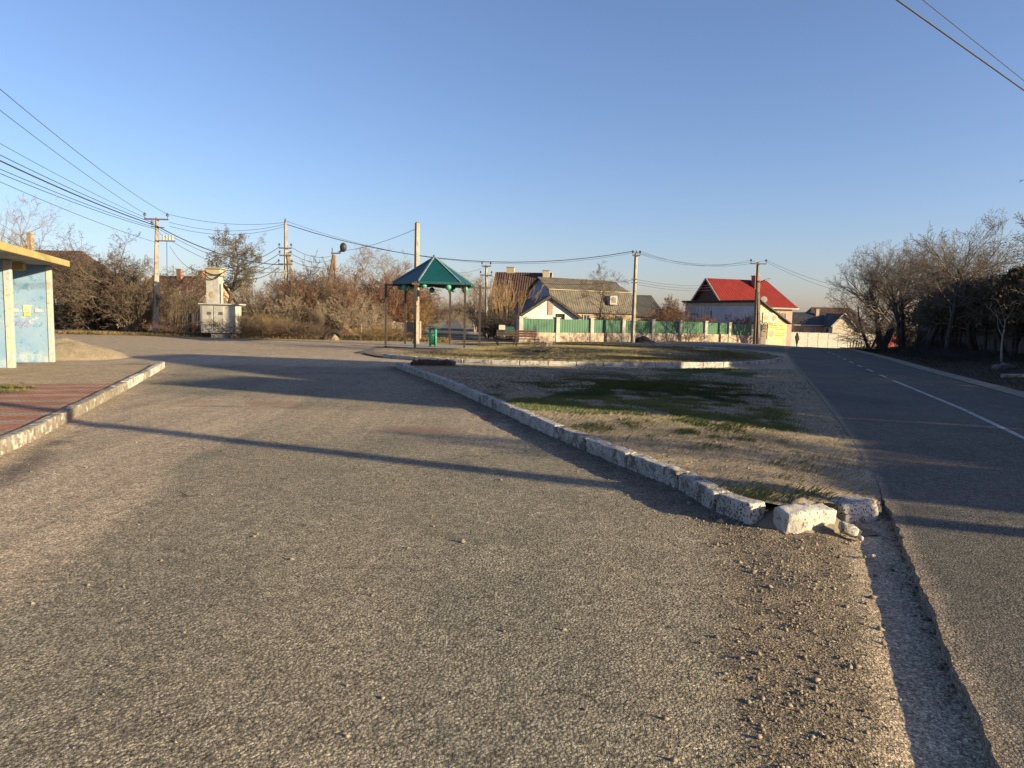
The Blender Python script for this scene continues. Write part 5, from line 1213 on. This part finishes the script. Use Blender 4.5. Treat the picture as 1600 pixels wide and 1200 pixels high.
BL = [
 ('tangle', 'bark', 100, 50.5, 2.0, 2.6, 'low shaded bush against the dark fence, nearest the shelter'),
 ('tangle2', 'bark', 132, 50, 2.6, 3.0, 'brown bush under the brick front of the hipped house'),
 ('tangle', 'bark', 160, 49, 3.6, 3.4, 'dense tangled bush under the wide-crowned tree, left half'),
 ('tangle2', 'bark_red', 190, 49.3, 4.0, 3.4, 'dense tangled bush under the wide-crowned tree, right half'),
 ('wand', 'bark_pale', 205, 48, 3.3, 2.6, 'clump of upright brown shoots left of the left pole'),
 ('tangle', 'bark', 222, 48, 3.6, 3.0, 'tangled bush touching the left side of the left pole'),
 ('wand2', 'bark', 262, 48.5, 3.2, 3.0, 'tall brown shoots right of the left pole'),
 ('tangle2', 'bark_pale', 285, 52, 3.3, 3.2, 'brown bush in front of the rust roofed house'),
 ('low', 'bark_red', 292, 45.5, 1.0, 2.0, 'low reddish bramble beside the dark board fence'),
 ('wand', 'bark', 312, 51, 3.2, 2.4, 'brown shoots behind the left side of the kiosk'),
 ('low', 'bark', 372, 43.5, 1.5, 1.8, 'dark bramble leaning on the right side of the kiosk'),
 ('wand', 'bark_pale', 385, 50, 3.4, 2.8, 'upright tan shoots right of the kiosk tower'),
 ('wand2', 'bark_red', 410, 50.5, 3.4, 2.8, 'upright reddish shoots right of the tan shoots'),
 ('wand', 'straw', 398, 46, 1.7, 2.4, 'clump of tall dry grass right of the kiosk'),
 ('wand2', 'straw', 424, 45.5, 1.5, 2.4, 'second clump of tall dry grass, nearer the strut pole'),
 ('tangle', 'bark_pale', 436, 48, 3.4, 2.6, 'tan bush at the foot of the strut pole'),
 ('low', 'bark_red', 440, 45, 1.0, 2.0, 'low red-brown bramble before the strut pole'),
 ('tangle2', 'bark_red', 462, 49.5, 4.6, 3.0, 'red-brown bush right of the strut pole'),
 ('tangle', 'bark', 488, 50.5, 4.9, 3.2, 'tall dark tangled bush left of the stone wall'),
 ('tangle', 'bark_red', 515, 62, 6.2, 3.4, 'tall rust coloured bush round the leaning wooden posts'),
 ('low', 'bark', 470, 45.5, 1.2, 2.0, 'bramble at the roadside below the dark bush'),
 ('wand', 'bark_pale', 497, 48, 2.4, 1.0, 'few pale shoots left of the tyre'),
 ('open', 'bark_pale', 560, 47.5, 2.9, 3.4, 'many-stemmed open bush fanning out before the stone wall'),
 ('tangle2', 'bark_red', 537, 51, 4.2, 3.0, 'brown bush behind the stone wall, above the tyre'),
 ('tangle', 'bark_red', 572, 56, 5.3, 3.8, 'red-brown bush behind the right end of the stone wall'),
 ('tangle2', 'bark_red', 600, 57, 5.2, 3.8, 'red-brown bush left of the pavilion'),
 ('tangle', 'bark_red', 628, 58, 4.9, 3.4, 'red-brown bush behind the left posts of the pavilion'),
 ('low', 'bark_gold', 588, 47, .9, 2.2, 'low golden bramble before the stone wall'),
 ('low', 'straw', 612, 46.5, .8, 2.2, 'low straw coloured tuft left of the picket fence'),
 ('tangle', 'bark_gold', 643, 58, 3.4, 2.4, 'golden bush at the left side of the side street'),
 ('wand2', 'bark_gold', 650, 66, 3.8, 2.6, 'golden shoots overhanging the side street'),
 ('tangle2', 'bark_pale', 656, 80, 4.4, 3.2, 'tan bush farther up the left side of the side street'),
 ('tangle', 'bark', 695, 270, 7, 14, 'grey brown bush at the far end of the side street'),
 ('tangle2', 'bark_pale', 722, 290, 8, 16, 'pale bush closing the far end of the side street on the right'),
 ('tangle', 'bark_dark', 762, 64, 3.6, 2.8, 'dark shaded bush right of the side street'),
 ('tangle2', 'bark_dark', 766, 55, 2.2, 2.2, 'dark thicket at the foot of the thin shrub pole'),
 ('tangle', 'bark_dark', 786, 53, 2.0, 2.4, 'dark thicket behind the dark bench'),
 ('tangle2', 'bark_dark', 797, 53, 1.9, 2.4, 'dark thicket left of the first white pillar'),
 ('coppice', 'bark_gold', 788, 57, 5.0, 3.6, 'coppiced shrub with long golden shoots before the yellow house'),
 ('coppice', 'bark_pale', 768, 60, 5.2, 3.0, 'thinner golden coppice left of the long-shooted one'),
 ('coppice', 'bark_gold', 806, 62, 4.4, 2.6, 'pale upright coppice in front of the porch'),
 ('low', 'straw', 1065, 60, .8, 2.0, 'straw coloured bush before the rubble base of the green fence'),
 ('tangle', 'bark', 950, 67, 2.6, 3.0, 'bush behind the green fence under the slate roof'),
 ('tangle2', 'bark_red', 1040, 72, 2.9, 3.6, 'reddish bush behind the green fence, right of the leaning pole'),
 ('tangle', 'bark_red', 1085, 74, 2.6, 3.2, 'reddish bush before the left end of the shop'),
 ('tangle2', 'bark_dark', 1165, 66, 2.6, 3.0, 'dark bush in the corner between the green fence and the shop'),
 ('tangle', 'bark', 1255, 112, 3.4, 5.0, 'bare bush between the red roof and the navy roofed bungalow'),
 ('low', 'bark_dark', 1392, 56, 3.2, 4.0, 'dark bush among the thick trunks by the paved road'),
 ('low', 'bark_dark', 1425, 52, 1.6, 4.0, 'dark bush between the roadside trees, second from the thick trunk'),
 ('tangle2', 'bark_dark', 1465, 43, 1.0, 3.2, 'dark undergrowth in front of the conifers, far part'),
 ('low', 'bark_dark', 1500, 37, .6, 3.0, 'low dark bramble on the verge in the middle'),
 ('low', 'bark_dark', 1545, 33, .6, 3.0, 'low dark bramble left of the white-barked sapling'),
 ('low', 'bark_dark', 1592, 30, .6, 3.0, 'low dark bramble right of the white-barked sapling'),
]
rng = random.Random(5)
for (k, m, px, Y, H, wd, lab) in BL: bush(k, m, px, Y, H, wd, lab, rng.uniform(0, 6.28))
# far wood closing the horizon
def far_wood():
    rs = np.random.RandomState(3); S = []
    for i in range(9000):
        x = rs.uniform(-190, 170); y = 175 + rs.uniform(0, 40); h = (3.0 + 2.6 * float(vnoise(x, 0, .06, 3))) * rs.uniform(.5, 1); z = rs.uniform(0, h); S.append((x, y, gz(x, y) + z * .6, x + rs.normal(0, .9), y, gz(x, y) + z * .6 + rs.uniform(.5, 2), .06, .02))
    tag(link('far_wood', tubes_mesh('far_wood', S, 3), M['bark']), 'bare brushwood closing the horizon behind the houses', 'wood', kind='stuff')
far_wood()

# ------------------------------------------------------------------ grass and gravel
def blades(name, label, P, h, wdt, m, seed, lean=.5):
    rs = np.random.RandomState(seed); n = len(P); a = rs.rand(n) * 6.283; hh = h * rs.uniform(.4, 1.3, n); d = np.stack([np.cos(a), np.sin(a), 0 * a], 1); s = np.stack([-np.sin(a), np.cos(a), 0 * a], 1)
    ln = lean * rs.uniform(.2, 1.4, n); tip = P + d * (hh * ln)[:, None]; tip[:, 2] += hh; mid = P + d * (hh * ln * .35)[:, None]; mid[:, 2] += hh * .6
    w_ = wdt * rs.uniform(.6, 1.3, n)[:, None]
    V = np.stack([P - s * w_, P + s * w_, mid + s * w_ * .6, tip], 1).reshape(-1, 3); F = (np.arange(n) * 4)[:, None] + np.arange(4)[None]
    return tag(link(name, np_mesh(name, V, F), M[m]), label, 'grass', kind='stuff')
M['grass_green'] = mat('grass_green', (.085, .12, .03), (.15, .155, .055), 2.5, .85, lo=.4, hi=.62)
M['grass_dry'] = mat('grass_dry', (.15, .14, .055), (.27, .215, .11), 1.8, .9, lo=.4, hi=.6)
M['litter'] = mat('litter', (.24, .17, .085), (.14, .115, .05), .9, .95)
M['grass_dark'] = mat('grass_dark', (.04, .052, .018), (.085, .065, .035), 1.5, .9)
def scatter(dat, n, seed, thr, power=1.0):
    X, Y, Z, at = dat; g = at['grass']; rs = np.random.RandomState(seed); ny, nx = X.shape
    area = np.abs((X[1:, :-1] - X[:-1, :-1]) * (Y[:-1, 1:] - Y[:-1, :-1]) - (X[:-1, 1:] - X[:-1, :-1]) * (Y[1:, :-1] - Y[:-1, :-1]))
    pr = (np.clip(g[:-1, :-1] - thr, 0, 1) ** power * area).ravel(); pr /= pr.sum(); k = rs.choice(len(pr), n, p=pr); i, j = k // (nx - 1), k % (nx - 1); u, v = rs.rand(n), rs.rand(n)
    f = lambda A: A[i, j] * (1 - u) * (1 - v) + A[i, j + 1] * u * (1 - v) + A[i + 1, j] * (1 - u) * v + A[i + 1, j + 1] * u * v
    return np.stack([f(X), f(Y), f(Z)], 1)
blades('grass', 'short patchy green grass on the dirt island', scatter((isldat[0], isldat[1], isldat[2], {'grass': isldat[3]['grass'] * (.06 + sm(fbm(isldat[0], isldat[1], 1.5, 31), .36, .54))}), 110000, 1, .12), .042, .0032, 'grass_green', 1, .9)
blades('dead_grass', 'thin dead grass and litter lying on the dirt island', scatter(isldat, 30000, 2, .05, .6), .035, .003, 'grass_dry', 2, 1.6)
Xo = cx + (th[None, :, 0] - cx) * rr[:, None]; Yo = cy + (th[None, :, 1] - cy) * rr[:, None]
blades('lawn_grass', 'short yellow green grass on the oval lawn', scatter((Xo, Yo, Z if False else (terrain(Xo, Yo) + .09), {'grass': og}), 60000, 3, .2), .07, .008, 'grass_dry', 3, .7)
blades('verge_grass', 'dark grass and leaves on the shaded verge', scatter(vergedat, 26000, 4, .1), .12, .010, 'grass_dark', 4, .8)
blades('tuft_grass', 'small green grass patch at the left edge of the pavement', scatter(leftdat, 5000, 5, .25), .06, .006, 'grass_green', 5, .7)
rs = np.random.RandomState(8); n = 26000; px = rs.uniform(85, 700, n); u = rs.rand(n)
Pd = []
for a_, y_ in zip(px, 44.3 + 5 * u ** 1.3 + 1.2 * rs.rand(n)):
    q = (a_ - 800) / FPX * y_; Pd.append((q, y_, 0.0))
blades('dry_grass', 'fringe of dry golden grass along the foot of the bushes', np.array(Pd), .17, .012, 'litter', 6, .9)

def pebbles(name, label, P, size, m, seed):
    rs = np.random.RandomState(seed); n = len(P); s = size * np.exp(rs.normal(0, .6, n))
    base_ = np.array([[1, 0, 0], [0, 1, 0], [-1, 0, 0], [0, -1, 0], [0, 0, .75], [0, 0, -.5]], float)
    a = rs.rand(n) * 6.283; j = rs.uniform(.65, 1.3, (n, 6, 1)); V = base_[None] * j; V = V + rs.normal(0, .12, (n, 6, 3))
    c, si = np.cos(a)[:, None], np.sin(a)[:, None]; x = V[..., 0] * c - V[..., 1] * si; y = V[..., 0] * si + V[..., 1] * c
    V = np.stack([x, y * .85, V[..., 2]], -1) * s[:, None, None] + P[:, None, :]
    F = np.array([[0, 1, 4], [1, 2, 4], [2, 3, 4], [3, 0, 4], [1, 0, 5], [2, 1, 5], [3, 2, 5], [0, 3, 5]])[None] + (np.arange(n) * 6)[:, None, None]
    return tag(link(name, np_mesh(name, V.reshape(-1, 3), F.reshape(-1, 3)), M[m]), label, 'gravel', kind='stuff')
# loose stones lie where the road surface is gravelly
ro_ = bpy.data.objects['dusty_road'].data; nv = len(ro_.vertices); co = np.empty(nv * 3, np.float32); ro_.vertices.foreach_get('co', co); co = co.reshape(-1, 3).astype(float)
gv = np.empty(nv, np.float32); ro_.attributes['gravel'].data.foreach_get('value', gv)
rs = np.random.RandomState(12); ok = np.where((co[:, 1] > 2.2) & (co[:, 1] < 16) & (co[:, 0] > -7.5))[0]; pr = (gv[ok] ** 1.5 + .018) * np.where(co[ok, 1] > 8, 1.8, 1) ; pr /= pr.sum()
k = ok[rs.choice(len(ok), 30000, p=pr)]; P = co[k] + np.c_[rs.uniform(-.05, .05, (len(k), 2)), np.full(len(k), .002)]
pebbles('gravel', 'loose gravel strewn over the dusty road and along the island kerb', P, .0045, 'gravel', 3)
k = ok[rs.choice(len(ok), 120, p=pr)]; P = co[k] + np.c_[rs.uniform(-.05, .05, (len(k), 2)), np.full(len(k), .004)]
pebbles('loose_stones', 'larger loose stones among the gravel near the island tip', P, .010, 'gravel', 5)
ex, ey = pavdat[0][:, 1], pavdat[1][:, 1]; ok2 = np.where((ey > 2.2) & (ey < 8))[0]; rs = np.random.RandomState(4); kk = ok2[rs.randint(0, len(ok2), 240)]; Pe = np.c_[ex[kk] - np.abs(rs.normal(0, .05, 240)), ey[kk], np.full(240, -.072)]
pebbles('edge_rubble', 'crumbs of broken asphalt along the edge of the paved road', Pe, .007, 'edge', 6)
iv = scatter((isldat[0], isldat[1], isldat[2], {'grass': 1 + 0 * isldat[0]}), 9000, 9, 0); pebbles('island_gravel', 'small stones scattered on the dirt island', iv, .007, 'gravel', 7)

# ------------------------------------------------------------------ right of the frame, unseen: houses, hedges, tree added to shade the square
sx, sy = math.sin(SUN_ROT), math.cos(SUN_ROT); E_ = Vector((sx, sy, 0)); N_ = Vector((-sy, sx, 0))
def QT(q, t_): return N_ * q + E_ * t_
ang = math.atan2(N_.y, N_.x)
c = QT(17.6, 21.5); t, ro = house('house', 'tall brown-roofed two-storey house beyond the paved road', (c.x, c.y, 0), ang, 7.6, 8, 6.6, 10.1, 'tan_wall', 'roof_brown', .3, (3.4, 2.2)); window(t, -1.5, -4, 4.8, 1.2, 1.4); window(t, 1.5, -4, 4.8, 1.2, 1.4); window(t, -1.5, 4, 4.8, 1.2, 1.4, 'y+'); window(t, 1.5, 4, 4.8, 1.2, 1.4, 'y+')  # guessed house, its height and hips shaped for the broad shadow band
c = QT(12.5, 20.5); t, ro = house('house', 'narrow two-storey house with a gable roof beside the tall house', (c.x, c.y, 0), ang, 2.5, 6, 5.8, 7.9, 'cream_dull', 'roof_dark', .1); window(t, 0, 3, 4.2, 1, 1.3, 'y+')  # second guessed house, added for the near edge of the shadow band
def hedge(label, q0, q1, t_, h, seed):  # hedges are added out of view, heights set by the shade they throw
    rs = np.random.RandomState(seed); n = 9000; q = rs.uniform(q0, q1, n); z = rs.rand(n) ** .8 * h * (.86 + .2 * vnoise(q * 1.3, q * 0, 1, seed)); d_ = rs.normal(0, .35, n)
    c = np.array([(QT(a, t_ + b).x, QT(a, t_ + b).y, zz) for a, b, zz in zip(q, d_, z)]); o_ = QT(q0, t_); V, F = quads(c - np.array(o_), .17, rs)
    t = thing('hedge', label, 'hedge', o_); link('foliage', np_mesh('foliage', V, F), M['needles'], t)
    S = []
    for k in range(int((q1 - q0) / .35)):
        p_ = QT(q0 + k * .35, t_) - o_; S.append((p_.x, p_.y, 0, p_.x + rs.normal(0, .1), p_.y, h * .8, .03, .01))
    link('stems', tubes_mesh('stems', S, 5), M['bark_dark'], t)
hedge('clipped dark hedge beyond the paved road, beside the near pole', 7.55, 11.4, 16.5, 3.75, 4)
hedge('low dark hedge beyond the paved road, between the houses and the conifers', 25.6, 31.5, 13.5, 3.7, 6)
hedge('tall dark hedge beyond the paved road, next to the tall house', 20.2, 26.2, 14.0, 5.0, 7)
make_tree('bare_tree', 'bare tree growing out of the hedge beside the near pole', 91, 5.2, .13, OAK, bark='bark_dark', loc=QT(8.3, 17.5), stems=2, fork=.2)  # tree added out of view for the streaks across the island
